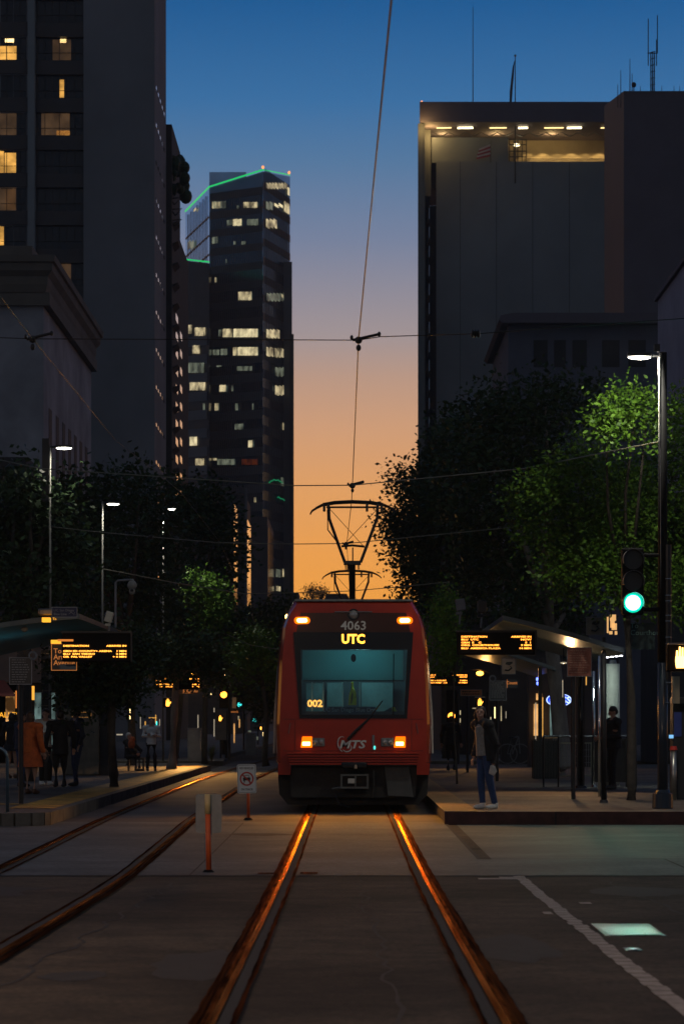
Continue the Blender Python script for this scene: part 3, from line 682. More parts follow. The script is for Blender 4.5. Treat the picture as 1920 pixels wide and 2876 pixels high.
litw(P3,P4,[(607,656,420,432,p_),(656,661,430,447,b_),(607,622,463,480,d_),(626,646,468,474,b_),(648,661,464,488,p_),(607,632,503,522,p_),(608,661,673,690,d_),(641,650,676,683,p_),(655,661,680,697,p_),(608,638,756,775,p_),(608,624,797,817,p_),(626,661,799,819,p_),
 (628,661,843,863,d_),(628,661,885,906,p_),(656,661,930,946,d_),(645,661,971,987,p_),(641,661,1096,1115,d_),(652,663,1222,1240,d_),(629,640,1306,1324,d_),(645,664,1306,1324,p_),(630,640,1345,1356,p_)])
litw(Q1,Q2,[(412,417,620,632,d_),(418,442,745,765,p_),(448,473,751,770,p_),(443,460,792,811,p_),(425,470,832,855,d_),(418,427,873,892,p_),(437,473,877,895,p_),(467,472,925,940,d_),(437,454,1002,1022,b_),(450,470,1052,1067,p_)])
litw(P1,P2,[(433,448,553,570,d_),(447,453,478,483,p_)])
for (x0,x1,yy,dy) in ((611,643,1108,-1),(631,664,1140,1)):
    g = MB(); pts = []
    for i in range(14):
        t_ = i/13; a = face_pt(P3,P4,x0+(x1-x0)*t_,yy+dy*14*math.sin(math.pi*t_)*.5+random.uniform(-2,2),.5); pts.append(a)
    g.tube(pts,.12,5).build('led_garland','neon_green_dim',bH)
# I, J: dark mid distance blocks with bright side glass
for (nm,pl,pr,D0,D1,yt,ys,lab) in [('office_block',440,562,419,441,1135,1185,'low dark office block with one tall orange glass strip below the glass tower'),
                            ('bank_block',572,613,538,581,1185,1205,'dark distant block with a narrow orange side strip nearest the tall glass tower edge')]:
    b_o = building(nm,(wx(pr,D0),D0,0),lab)
    B(wx(pl,D0),wx(pr,D0),D0,D1,0,wz(yt,D0)).build('wall','shop_wall',b_o)
    x = wx(pr,D0)
    B(x,x+.1,D0+.6,D1-.6,5,wz(ys,D0+1)).build('side_glass','mirror_glass',b_o)
    if nm == 'office_block':
        B(x,x+.3,D0-.2,D0+.5,0,wz(yt,D0)+1).build('fin','spandrel',b_o)
bI = building('slab_block',(wx(540,385),385,0),'dark slab with a thin orange lit edge, left of the low office block strip')
B(wx(430,385),wx(534,385),385,399,0,wz(1150,385)).build('wall','shop_wall',bI)
B(wx(534,385),wx(534,385)+.1,386,398,18,wz(1155,386)).build('side_glass','mirror_glass',bI)
B(wx(440,385),wx(500,385),384.8,385,wz(1144,385),wz(1141,385)).build('coping','steel_grey',bI)
# distant low roofs at the end of the street
bE = building('distant_house',(wx(770,640),640,0),'small distant flat roofed building seen just above the tram roof')
MB().prism([(wx(743,640),0),(wx(805,640),0),(wx(803,640),wz(1378,640)),(wx(795,640),wz(1362,640)),(wx(748,640),wz(1362,640)),(wx(743,640),wz(1378,640))],640,655).build('wall','shop_wall',bE)
bE2 = building('street_end_block',(wx(700,700),700,0),'distant dark block closing the street behind the tram')
B(wx(600,700),wx(685,700),700,720,0,wz(1360,700)).build('wall','shop_wall',bE2); B(wx(685,700),wx(1100,700),700,720,0,wz(1390,700)).build('rear_wall','shop_wall',bE2)
# federal building, right
D = 400; bF = building('federal_building',(20,D,0),'massive windowless slab building on the right with a lit rooftop gallery')
xl,xm = wx(957,499),wx(1000,D)
MB().slab([gp(1000,D),(50,D),(50,D+60),gp(1004,D+60)],0,wz(370,D)).build('wall','federal',bF)
B(wx(990,D),wx(1166,D),D+.8,D+20,wz(370,D),wz(312,D)).build('penthouse_wall','federal',bF)
MB().slab([(wx(962,D-4),D-4),(wx(1426,D),D-4),(wx(1426,D),D+60),gp(968,D+60)],wz(293,D),wz(247,D)).build('roof','brown_wall',bF)
B(wx(1405,D),wx(1413,D),D,D+60,wz(370,D),wz(293,D)).build('return_wall','spandrel',bF)
# fin wall at the street corner
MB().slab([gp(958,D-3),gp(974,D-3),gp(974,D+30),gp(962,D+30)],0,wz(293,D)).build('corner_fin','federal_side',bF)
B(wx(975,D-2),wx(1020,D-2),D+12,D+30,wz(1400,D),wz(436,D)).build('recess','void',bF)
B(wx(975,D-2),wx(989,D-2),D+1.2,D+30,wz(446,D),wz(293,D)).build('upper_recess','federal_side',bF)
for k in range(12):
    y0 = 475+43.5*k
    B(wx(982.5,D),wx(982.5,D)+.12,D-1,D+11,wz(y0+30,D),wz(y0+4,D)).build('side_window','mirror_glass',bF)
jn = MB()
for x in (1055,1138,1221,1305,1388,1470): jn.box(wx(x,D)-.03,wx(x,D)+.03,D-.02,D+.05,0,wz(371,D))
jn.build('panel_joint','void',bF)
lg = MB(); n = 44
for i in range(n):
    y0 = 335+35*i/n; lg.box(wx(1212,D),wx(1404,D),D+8-.12*(i%2),D+8.4,wz(y0+35/n,D),wz(y0,D))
lg.build('gallery_wall','gallery',bF)
lg = MB()
lg.add([(wx(1166,D),D+8.5,wz(370,D)),(wx(1405,D),D+8.5,wz(370,D)),(wx(1405,D),D+8.5,wz(293,D)),(wx(1166,D),D+8.5,wz(293,D))],[(0,1,2,3)]); lg.build('gallery_back','gallery_back',bF)
for (x0,x1,hot) in [(1000,1034,0),(1048,1083,1),(1121,1160,0),(1187,1208,1),(1246,1290,0),(1298,1331,1),(1375,1404,0)]:
    MB().tube([(wx(x0,D),D-1.5,wz(298,D)+.0),(wx(x1,D),D-1.5,wz(296,D)-.1)],.08 if not hot else .13,6).build('tube_lamp','tube_hot' if hot else 'tube',bF)
    if x0 in (1000,1121,1246):
        lamp('POINT',(wx((x0+x1)/2,D),D+4,wz(303,D)),300 if hot else 260,(1,.66,.25),'gallery_lamp',size=.5)
for px_ in (1220,1254,1288,1321,1354,1386):
    lamp('SPOT',(wx(px_,D),D+7.0,wz(306,D)),420 if px_ in (1254,1321,1386) else 200,(1,.66,.26),'gallery_downlight',size=.1,aim=(wx(px_,D),D+7.5,wz(360,D)),spot=95,blend=.25)
tr = MB()
for i in range(22):
    x = 992+18.5*i; yy = 303+ (10 if i%2 else 0); tr.tube([W(x,yy,D+2),W(x+18.5,303+(0 if i%2 else 10),D+2)],.06,4)
tr.build('truss','steel_grey',bF)
wf = MB()
for x in (1168,1178,1187,1197,1207): wf.box(wx(x,D)-.06,wx(x,D)+.06,D+.3,D+.45,wz(370,D),wz(318,D))
for y in (318,330,345,358): wf.box(wx(1168,D),wx(1207,D),D+.32,D+.43,wz(y,D)-.06,wz(y,D)+.06)
wf.build('gallery_window_frame','steel_dark',bF)
MB().ell((wx(1185,D),D+1.2,wz(328,D)),(.5,.3,.22),10,6).build('gallery_bulb','tube_hot',bF)
# downlight of the side fin
lamp('POINT',(wx(968,D),D-5,wz(306,D)),260,(1,.62,.22),'fin_lamp',size=.4); lamp('POINT',(wx(985,D),D-1,wz(310,D)),420,(1,.62,.22),'fin_lamp',size=.4)
MB().ell((wx(965.5,D),D-3,wz(244,D)),(.16,.16,.2),8,6).build('beacon','beacon',bF)
# E: brown tower on the right edge
D = 330; bG = building('brown_tower',(wx(1500,D),D,0),'dark brown tower at the right edge crowded with rooftop antennas')
MB().slab([gp(1430,D),(50,D),(50,D+30),gp(1436,D+30)],0,wz(208,D)).build('wall','brown_wall',bG)
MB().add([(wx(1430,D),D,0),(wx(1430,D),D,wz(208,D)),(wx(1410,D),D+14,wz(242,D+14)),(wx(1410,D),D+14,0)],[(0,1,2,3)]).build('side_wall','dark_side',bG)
# rooftop masts
def mast(name,px,py0,py1,D,r,lab,extra=None,cat='antenna'):
    e_ = empty(name,(wx(px,D),D,wz(py0,D)),lab,cat,'rooftop masts')
    MB().tube([W(px,py0,D),W(px,py1,D)],[r,r*.5],6).build('pole','steel_dark',e_)
    if extra: extra(e_)
    return e_
mast('whip_antenna',1084,249,14,399,.075,'tallest lone thin whip mast above the slab building roof')
def flagf(e_):
    g = MB(); pts = [(1181,136),(1179,150),(1177.5,175),(1175,205),(1173,236)]; wd = [2,4,5.5,6.5,5]
    vs = []
    for (x,y),w_ in zip(pts,wd): a = W(x,y,399); vs += [(a.x,a.y-.1,a.z),(a.x-w_/F*399,a.y+.1,a.z-.2)]
    vs2 = [(x,y+.08,z) for x,y,z in vs]; m_ = len(vs)
    g.add(vs+vs2,[(2*i,2*i+1,2*i+3,2*i+2) for i in range(4)]+[(m_+2*i,m_+2*i+2,m_+2*i+3,m_+2*i+1) for i in range(4)]+[(1,0,m_,m_+1)]); g.build('flag','flag',e_)
    MB().ell(tuple(W(1181,127,399)),(.18,.18,.18),8,6).build('finial','steel_grey',e_)
mast('flagpole',1181,420,127,399,.11,'rooftop flagpole with a dark furled flag hanging from its tip',flagf,'flagpole')
def fl2(e_):
    g = MB()
    for i in range(6):
        g.cur = i%2; a = W(1092+(i*1.2),365-i*4,399.4); b2 = W(1124,358-i*4.6,399.4); g.box(0,0,0,0,0,0) if False else None
        y = a.y; g.add([(a.x,y,a.z),(b2.x,y,b2.z),(b2.x,y,b2.z+.3),(a.x,y,a.z+.26),(a.x,y+.05,a.z),(b2.x,y+.05,b2.z),(b2.x,y+.05,b2.z+.3),(a.x,y+.05,a.z+.26)],[(0,1,2,3),(4,7,6,5),(0,4,5,1),(2,6,7,3),(1,5,6,2),(0,3,7,4)])
    g.build('flag',['flag_red','flag_white'],e_)
mast('flagstaff',1125,372,322,399.4,.06,'short staff with a red and white striped flag against the rooftop wall',fl2,'flagpole')
def tower_ex(e_):
    g = MB()
    for x in (1492,1500): g.tube([W(x,208,329),W(x,120,329)],.07,5)
    for y in (120,135,150,165,180,195): g.tube([W(1490,y,329),W(1502,y-3,329)],.05,4)
    for (x,y0,y1) in ((1486,150,42),(1507,120,34),(1505,150,90)): g.tube([W(x,y0,329),W(x,y1,329)],.06,5)
    g.tube([W(1484,121,329),W(1508,121,329)],.06,4); g.build('lattice','steel_dark',e_)
mast('lattice_mast',1496,208,118,329,.1,'lattice radio mast with two tall whips on the brown tower',tower_ex)
for (x,y0,y1,lab) in [(1416,247,193,'shortest whip at the left corner of the brown tower roof'),(1423,247,160,'taller thin whip mast at the left corner of the brown tower roof'),(1444,208,134,'thin whip mast left of the small round dish on the brown tower'),(1449,208,168,'short whip just behind the small round dish')]:
    mast('whip_antenna',x,y0,y1,329,.06,lab)
def dish(e_): MB().ell(tuple(W(1453,194,328)),(.28,.2,.33),10,8).build('dish','steel_dark',e_)
mast('dish_antenna',1453,208,196,328,.07,'small round dish on the brown tower roof',dish)
g_ = None
for i,x in enumerate((1468,1517,1545,1558)):
    mast('lightning_rod',x,208,196,329,.04,'tiny lightning rod on the roof parapet of the brown tower')
# F: blue-grey stucco building with dark windows
D = 185; bS = building('stucco_building',(wx(1300,D),D,0),'pale blue-grey building with dark windows and a cornice, behind the trees on the right')
B(wx(1165,D),wx(1512,D),D,D+20,0,wz(745,D)).build('wall','stucco_blue',bS)
MB().prism([(wx(1150,D),wz(745,D)),(wx(1142,D),wz(738,D)),(wx(1146,D),wz(728,D)),(wx(1175,D),wz(722,D)),(wx(1515,D),wz(722,D)),(wx(1515,D),wz(745,D))],D-1,D+20).build('cornice','brown_wall',bS)
for (x0,x1) in ((1223,1255),(1270,1297),(1312,1345),(1380,1420),(1440,1480)):
    B(wx(x0,D),wx(x1,D),D-.05,D+.1,wz(842,D),wz(780,D)).build('window','void',bS)
# G: right edge building
bR = building('corner_building',(14,118,0),'pale building at the right edge with a sloping dark cornice line')
D = 124.6; X_ = wx(1508,D)
B(X_,40,104,D,0,wz(690,D)).build('wall','stucco_lilac',bR)
B(X_-.15,40,103.8,D+.3,wz(690,D),wz(680,D)).build('cornice','brown_wall',bR)
g = MB()
for y0 in (106,109.5,113): g.box(X_-.06,X_+.1,y0,y0+1.3,10.5,13.6)
g.build('window','void',bR)
B(X_-.3,40,103.9,D+.2,8.4,8.9).build('string_course','brown_wall',bR)
# right shops
bT = building('shop_row',(12,96,0),'low dark shopfronts behind the right platform with lit windows and a blue sign')
B(10.6,40,97,103.6,.16,9.4).build('wall','shop_wall',bT); B(4.6,10.6,126,170,.16,6.5).build('rear_wall','shop_wall',bT)
D = 88
for (x0,x1,y0,y1,m) in [(1224,1233,1615,1688,'shop_lit'),(1236,1243,1600,1690,'shop_lit'),(1261,1266,1600,1690,'shop_lit_b'),(1268,1276,1598,1630,'machine_cream'),(1278,1284,1640,1690,'shop_lit')]:
    B(wx(x0,D),wx(x1,D),D,D+.15,wz(y1,D),wz(y0,D)).build('shop_window',m,bT)
B(wx(1214,D),wx(1420,D),D+.3,D+1.2,.16,wz(1510,D)).build('shopfront','shop_wall',bT)
B(wx(1150,96),wx(1400,96),96,97,.16,wz(1500,96)).build('shopfront_far','shop_wall',bT)
# ------------------------------------------------------------------ trees
rng = np.random.default_rng(11)
def leaves(clumps, n, size, name, m, parent, og):
    """clumps: (x, y, z, r); small folded leaf shapes on and inside each clump, thinning outwards"""
    vol = np.array([c[3]**2 for c in clumps]); vol = vol/vol.sum()
    idx = rng.choice(len(clumps), n, p=vol); cl = np.array(clumps)[idx]
    # twigs: sub-clusters so that the outline is ragged
    ncl = max(8, n//22); tid = rng.integers(0, ncl, n)
    tcl = rng.choice(len(clumps), ncl, p=vol); tc_ = np.array(clumps)[tcl]
    d = rng.normal(size=(ncl,3)); d /= np.linalg.norm(d,axis=1)[:,None]
    rad = rng.uniform(.45,1.0,ncl)**.5*rng.uniform(.78,1.18,ncl)
    tw = tc_[:,:3]+d*(tc_[:,3]*rad)[:,None]
    off = rng.normal(size=(n,3))*size*1.9
    p = tw[tid]+off
    u = rng.normal(size=(n,3)); u[:,2] *= .6; u += d[tid]*.8; u /= np.linalg.norm(u,axis=1)[:,None]
    v = rng.normal(size=(n,3)); v -= u*(u*v).sum(1)[:,None]; v /= np.linalg.norm(v,axis=1)[:,None]
    L_ = (size*rng.uniform(.5,1.5,n))[:,None]; w_ = L_*.28
    vs = np.stack([p, p+u*L_*.5+v*w_, p+u*L_, p+u*L_*.5-v*w_],1).reshape(-1,3)-np.array(og)
    me = bpy.data.meshes.new(name); me.vertices.add(4*n); me.loops.add(4*n); me.polygons.add(n)
    me.vertices.foreach_set('co', vs.ravel().astype(np.float32)); me.loops.foreach_set('vertex_index', np.arange(4*n,dtype=np.int32))
    me.polygons.foreach_set('loop_start', np.arange(0,4*n,4,dtype=np.int32)); me.polygons.foreach_set('loop_total', np.full(n,4,dtype=np.int32))
    me.materials.append(M[m]); me.update(calc_edges=True)
    o = bpy.data.objects.new(name, me); C.objects.link(o); o.parent = parent; ORG[o.name] = Vector(og); return o
def tree(D, px_list, n, size, lab, leaf='leaf_b', trunk=None, depth=1.0, bark='bark_dark', name='street_tree', tr=.18, base=.16):
    s = F/D; cl = []
    for (x,y,r,*dq) in px_list:
        R_ = r/s; dd = dq[0] if dq else random.uniform(-1,1)*depth
        cl.append((wx(x,D+dd), D+dd, wz(y,D+dd), R_)); 
    cx = sum(c[0] for c in cl)/len(cl); tx = wx(trunk,D) if trunk else cx
    og = (tx,D,base); e_ = empty(name,og,lab,'tree','street trees')
    leaves(cl,n,size,'crown',leaf,e_,og)
    zt = min(c[2]-c[3] for c in cl); zt = max(zt, 2.2); tb = MB()
    fork = Vector((tx+(cx-tx)*.25, D, zt)); tb.tube([(tx,D,base-.1),(tx+random.uniform(-.06,.06),D,base+.25),(tx+(cx-tx)*.1+random.uniform(-.08,.08),D,(zt+base)*.55),fork],[tr*1.45,tr*1.05,tr*.9,tr*.8],12)
    for c in random.sample(cl,min(len(cl),8)):
        mid = fork.lerp(Vector(c[:3]),.5)+Vector((random.uniform(-.2,.2),random.uniform(-.2,.2),.2))
        tb.tube([fork,mid,Vector(c[:3])],[tr*.55,tr*.3,tr*.1],7)
    tb.build('trunk',bark,e_,smooth=True); return e_
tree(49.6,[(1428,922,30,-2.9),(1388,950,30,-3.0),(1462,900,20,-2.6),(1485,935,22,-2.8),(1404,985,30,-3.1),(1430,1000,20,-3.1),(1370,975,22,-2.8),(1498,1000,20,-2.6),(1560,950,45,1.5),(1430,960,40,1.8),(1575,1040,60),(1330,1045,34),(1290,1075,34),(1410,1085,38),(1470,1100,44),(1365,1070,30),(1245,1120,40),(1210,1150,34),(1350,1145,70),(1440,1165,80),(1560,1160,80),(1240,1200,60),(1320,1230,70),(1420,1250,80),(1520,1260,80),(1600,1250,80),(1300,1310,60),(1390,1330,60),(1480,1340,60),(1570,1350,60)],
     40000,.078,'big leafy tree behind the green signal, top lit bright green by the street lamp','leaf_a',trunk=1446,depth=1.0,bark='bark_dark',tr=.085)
tree(74,[(1105,945,48),(1180,930,50),(1250,925,55),(1330,915,50),(1060,1010,50),(1140,1010,70),(1230,1010,75),(1060,1090,55),(1150,1110,80),(1240,1110,70),(1080,1190,70),(1180,1210,80),(1120,1290,70),(1220,1310,70),(1080,1350,50),(1180,1390,60),(1290,1400,60),(1330,1260,60)],
     20000,.15,'dark broad tree with a pale trunk beside the blue oval sign','leaf_b',trunk=1288,depth=1.8,bark='bark',tr=.22)
tree(112,[(925,1105,18),(912,1090,12),(945,1125,25),(980,1085,32),(1010,1030,35),(1040,990,35),(985,1150,45),(1030,1110,60),(905,1205,22),(890,1192,14),(935,1195,38),(925,1235,32),(985,1225,50),(1040,1200,60),(905,1285,12),(930,1290,28),(970,1300,45),(1020,1290,60),(940,1365,22),(928,1380,12),(985,1370,40),(1040,1370,60),(1060,1060,50)],
     26000,.17,'dark tree whose ragged leaves stand against the orange sky, nearest the tram roof','leaf_b',trunk=1030,depth=2.2,tr=.25)
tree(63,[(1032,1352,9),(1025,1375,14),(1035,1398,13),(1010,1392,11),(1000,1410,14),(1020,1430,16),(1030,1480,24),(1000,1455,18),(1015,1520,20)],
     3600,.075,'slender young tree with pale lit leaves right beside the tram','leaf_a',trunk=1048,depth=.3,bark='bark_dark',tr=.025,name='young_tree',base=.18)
tree(66,[(20,1165,70),(70,1140,50),(110,1180,50),(30,1250,80),(110,1270,80),(10,1340,70),(80,1360,70),(40,1100,25)],9000,.15,'dark leafy tree at the far left behind the first thin lamp post',trunk=60,depth=1.5)
tree(92,[(160,1150,40),(215,1140,42),(270,1120,45),(320,1130,45),(180,1220,70),(270,1210,80),(350,1200,70),(210,1310,80),(310,1310,80),(170,1390,60),(270,1390,70),(360,1380,60)],13000,.18,'wide dark tree between the first and second thin lamp posts on the left',trunk=300,depth=2)
tree(112,[(380,1140,40),(440,1160,45),(490,1175,40),(500,1215,32),(420,1230,60),(500,1250,60),(390,1310,50),(515,1300,26),(515,1370,26),(430,1460,60),(390,1400,45),(500,1440,50),(545,1455,40)],13000,.19,'dark tree left of the orange glass strip, behind the leaf patch lit green',trunk=400,depth=2)
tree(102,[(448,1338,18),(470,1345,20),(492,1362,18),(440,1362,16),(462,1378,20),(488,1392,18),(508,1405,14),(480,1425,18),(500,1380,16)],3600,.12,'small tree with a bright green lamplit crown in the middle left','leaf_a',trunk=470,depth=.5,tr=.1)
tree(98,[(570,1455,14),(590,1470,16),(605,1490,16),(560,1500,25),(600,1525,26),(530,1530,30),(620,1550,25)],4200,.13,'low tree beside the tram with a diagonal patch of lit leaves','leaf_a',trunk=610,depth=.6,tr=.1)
tree(130,[(600,1418,24),(630,1425,26),(655,1402,20),(580,1440,26),(640,1470,40),(560,1560,40),(620,1600,40)],7000,.2,'dark distant tree standing just left of the tram shoulder',trunk=640,depth=2)
tree(60,[(150,1530,30),(200,1560,42),(255,1555,42),(300,1550,35),(170,1590,30),(230,1600,32),(290,1590,30),(330,1500,30),(310,1480,25)],9000,.10,'low dark bushy tree hanging behind the left departure board',trunk=262,depth=.7,tr=.1,base=.18)
tree(84,[(410,1490,22),(440,1510,25),(380,1520,30),(470,1500,22),(480,1540,25)],5200,.13,'dark tree over the Fifth street sign with a pale lit trunk',trunk=392,depth=.6,bark='bark',tr=.12,base=.18)
for i,(x,y,r,lab) in enumerate([(716,1362,14,'distant treetop silhouette at the left above the tram roof, larger of the pair'),(738,1364,8,'distant treetop silhouette touching the small house above the tram roof')]):
    tree(600,[(x,y,r),(x+5,y-8,r*.4),(x-6,y+5,r*.7)],900,.35,lab,trunk=x,depth=1,tr=.4,name='distant_tree',base=0)
# ------------------------------------------------------------------ tram
TF = 48.5; s = 134.7; TX = (810-800)/s
def tx(px): return (px-800)/s
def tz(py): return CH+(VY-py)/s
def body_prof(k, zb, zt):   # half outline of the body at one station: (half width, z)
    return [(1.26*k,zb),(1.335*k,.85),(1.35*k,1.5),(1.30*k,2.6),(1.24*k,3.15),(1.16*k,3.38),(1.03*k,zt)]
def shell(mb, stations):
    rows = []
    for (y,k,zb,zt,half) in stations:
        pr = half or body_prof(k,zb,zt); rows.append([(TX+x,y,z) for x,z in pr]+[(TX-x,y,z) for x,z in pr[::-1]])
    n = len(rows[0]); vs = [v for r in rows for v in r]; fs = []
    for i in range(len(rows)-1):
        for k in range(n): a=i*n+k; b=i*n+(k+1)%n; fs.append((a,b,b+n,a+n))
    mb.add(vs,fs); return n
def windscreen(side_top=1.0, zt=3.07, zb=1.60): return [(-.915,zb),(.915,zb),(1.02,zt),(-1.02,zt)]
def make_tram(name, y0, length, lab, front=True):
    root = empty(name,(TX,y0,0),lab,'tram','two coupled red trams')
    dy = y0-TF
    sts = [(y0,.93,.81,3.56,None),(y0+.12,.965,.80,3.60,None),(y0+.45,.995,.78,3.616,None),(y0+.9,1.0,.78,3.616,None),(y0+length,1.0,.78,3.616,None)]
    mb = MB(); n = shell(mb,sts)
    base = (len(sts)-1)*n; mb.add([mb.v[base+k] for k in range(n)],[tuple(range(n))])
    if front:
        # front face as a ring of panels around the windscreen opening
        pr = body_prof(.93,.80,3.56); out = [(TX+x,z) for x,z in pr]; outl = [(TX-x,z) for x,z in pr]
        wl = [(TX-.915,1.60),(TX-1.02,3.07)]; wr = [(TX+.915,1.60),(TX+1.02,3.07)]
        P = lambda p: (p[0],y0,p[1])
        mb.add([P(outl[0]),P(out[0]),P(wr[0]),P(wl[0])],[(0,1,2,3)])
        mb.add([P(wl[1]),P(wr[1]),P(out[6]),P(outl[6])],[(0,1,2,3)])
        mb.add([P(out[0]),P(out[1]),P(out[2]),P(wr[0])],[(0,1,2,3)]); mb.add([P(wr[0]),P(out[2]),P(out[3]),P(out[4]),P(wr[1])],[(0,1,2,3,4)]); mb.add([P(wr[1]),P(out[4]),P(out[5]),P(out[6])],[(0,1,2,3)])
        mb.add([P(outl[0]),P(wl[0]),P(outl[2]),P(outl[1])],[(0,1,2,3)]); mb.add([P(wl[0]),P(wl[1]),P(outl[4]),P(outl[3]),P(outl[2])],[(0,1,2,3,4)]); mb.add([P(wl[1]),P(outl[6]),P(outl[5]),P(outl[4])],[(0,1,2,3)])
    else: mb.add([mb.v[k] for k in range(n)],[tuple(range(n))[::-1]])
    bd = mb.build('body','tram_red',root)
    for s_ in (-1,1):
        w_ = MB()
        for i in range(9):
            ya = y0+2.2+i*(length-4)/9
            w_.add([(TX+s_*1.352,ya,1.55),(TX+s_*1.352,ya+1.9,1.55),(TX+s_*1.316,ya+1.9,2.55),(TX+s_*1.316,ya,2.55)],[(0,1,2,3)])
        w_.build('side_glazing','tram_black',root)
    MB().box(TX-.9,TX+.9,y0+1.5,y0+length-1,3.60,3.66).build('roof_deck','under',root)
    return root
tram = make_tram('tram',TF,26.6,'red tram facing the camera with number 4063 and amber UTC sign')
# black windscreen surround
y = TF-.012
mb = MB()
def quadf(mb, pts, y0, y1): mb.prism(pts, y0, y1)
X_ = lambda c: tx(604.3+c*.3269); Z_ = lambda c: tz(1127+c*.3269)
o = [(TX-.915,1.60),(TX+.915,1.60),(TX+1.02,3.07),(TX-1.02,3.07)]
i_ = [(X_(268),Z_(1568)),(X_(985),Z_(1568)),(X_(1008),Z_(1112)),(X_(262),Z_(1112))]
for a in range(4):
    b_ = (a+1)%4; mb.prism([o[a],o[b_],i_[b_],i_[a]],TF-.015,TF+.02)
mb.build('windscreen_surround','tram_black',tram)
MB().prism([(TX-.97,3.071),(TX+.97,3.071),(TX+.90,3.40),(TX-.90,3.40)],TF-.006,TF-.001).build('roof_fascia','tram_dark',tram)
MB().prism(i_,TF-.003,TF+.003).build('windscreen','glass',tram)
# cab interior behind the glass
cab = MB(); cab.box(TX-1.1,TX+1.1,TF+1.7,TF+1.72,.9,3.1).build('cab_wall','cab_dark',tram)
B(TX-1.1,TX+1.1,TF+.1,TF+1.7,3.08,3.1).build('cab_ceiling','cab_dark',tram); B(TX-1.1,TX+1.1,TF+.1,TF+1.7,1.2,1.25).build('cab_floor','cab_dark',tram)
B(X_(272),X_(980),TF+.10,TF+.115,Z_(1330),Z_(1115)).build('roller_shade','shade',tram)
B(X_(272),X_(980),TF+.09,TF+.125,Z_(1335),Z_(1326)).build('shade_bar','dash',tram)
B(X_(440),X_(560),TF+1.5,TF+1.55,Z_(1560),Z_(1335)).build('cab_panel','cab',tram); B(X_(690),X_(920),TF+1.5,TF+1.55,Z_(1560),Z_(1335)).build('cab_panel','cab',tram)
B(X_(290),X_(410),TF+1.4,TF+1.45,Z_(1560),Z_(1340)).build('cab_panel','cab',tram)
for c in (335,415,555,675): B(X_(c)-.012,X_(c)+.012,TF+.9,TF+.93,Z_(1560),Z_(1335)).build('grab_rail','seat_rail',tram)
v = MB(); v.prism([(X_(612),Z_(1380)),(X_(632),Z_(1380)),(X_(650),Z_(1410)),(X_(653),Z_(1500)),(X_(594),Z_(1500)),(X_(598),Z_(1440))],TF+.6,TF+.66); v.box(X_(614),X_(631),TF+.62,TF+.65,Z_(1385),Z_(1335)); v.build('hanging_vest','hivis',tram,bevel=.01)
MB().prism([(X_(610),Z_(1490)),(X_(618),Z_(1490)),(X_(628),Z_(1420)),(X_(622),Z_(1400))],TF+.585,TF+.6).build('vest_fold','dash',tram)
B(X_(270),X_(985),TF+.2,TF+.9,1.25,Z_(1545)).build('dashboard','dash',tram)
MB().add([(X_(830),TF+.25,Z_(1590)),(X_(940),TF+.25,Z_(1590)),(X_(935),TF+.3,Z_(1530)),(X_(905),TF+.3,Z_(1510)),(X_(845),TF+.3,Z_(1545))],[(0,1,2,3,4)]).build('driver_jacket','navy_cloth',tram)
MB().prism([(X_(903),Z_(1585)),(X_(940),Z_(1590)),(X_(936),Z_(1540)),(X_(920),Z_(1515)),(X_(903),Z_(1515))],TF+.21,TF+.24).build('driver_vest','hivis',tram)
MB().prism([(X_(828),Z_(1588)),(X_(838),Z_(1588)),(X_(842),Z_(1552)),(X_(834),Z_(1556))],TF+.21,TF+.24).build('driver_vest','hivis',tram)
ls = B(X_(450),X_(785),TF+.05,TF+.07,Z_(1572),Z_(1512)).build('line_sign','navy',tram)
text('UC San Diego Blue Line',.093,'outline_text',ls,X_(600),TF+.04,Z_(1535),align='CENTER',sx=1.0,thick=.002,bold=.001)
MB().tube([(X_(722),TF+.04,Z_(1537)),(X_(738),TF+.04,Z_(1524)),(X_(752),TF+.04,Z_(1536)),(X_(770),TF+.04,Z_(1530)),(X_(764),TF+.04,Z_(1546)),(X_(776),TF+.04,Z_(1546))],.006,5).build('line_emblem','outline_text',ls)
text('002',.165,'run_no',tram,X_(360),TF+.06,Z_(1492),name='run_number',sx=1.05,bold=.006)
lamp('POINT',(TX+.1,TF+.75,2.9),24,(.55,.97,1),'cab_light',size=.25)
lamp('POINT',(TX,TF+.045,2.95),.0,(.45,.95,1),'cab_glow',size=.05) if False else None
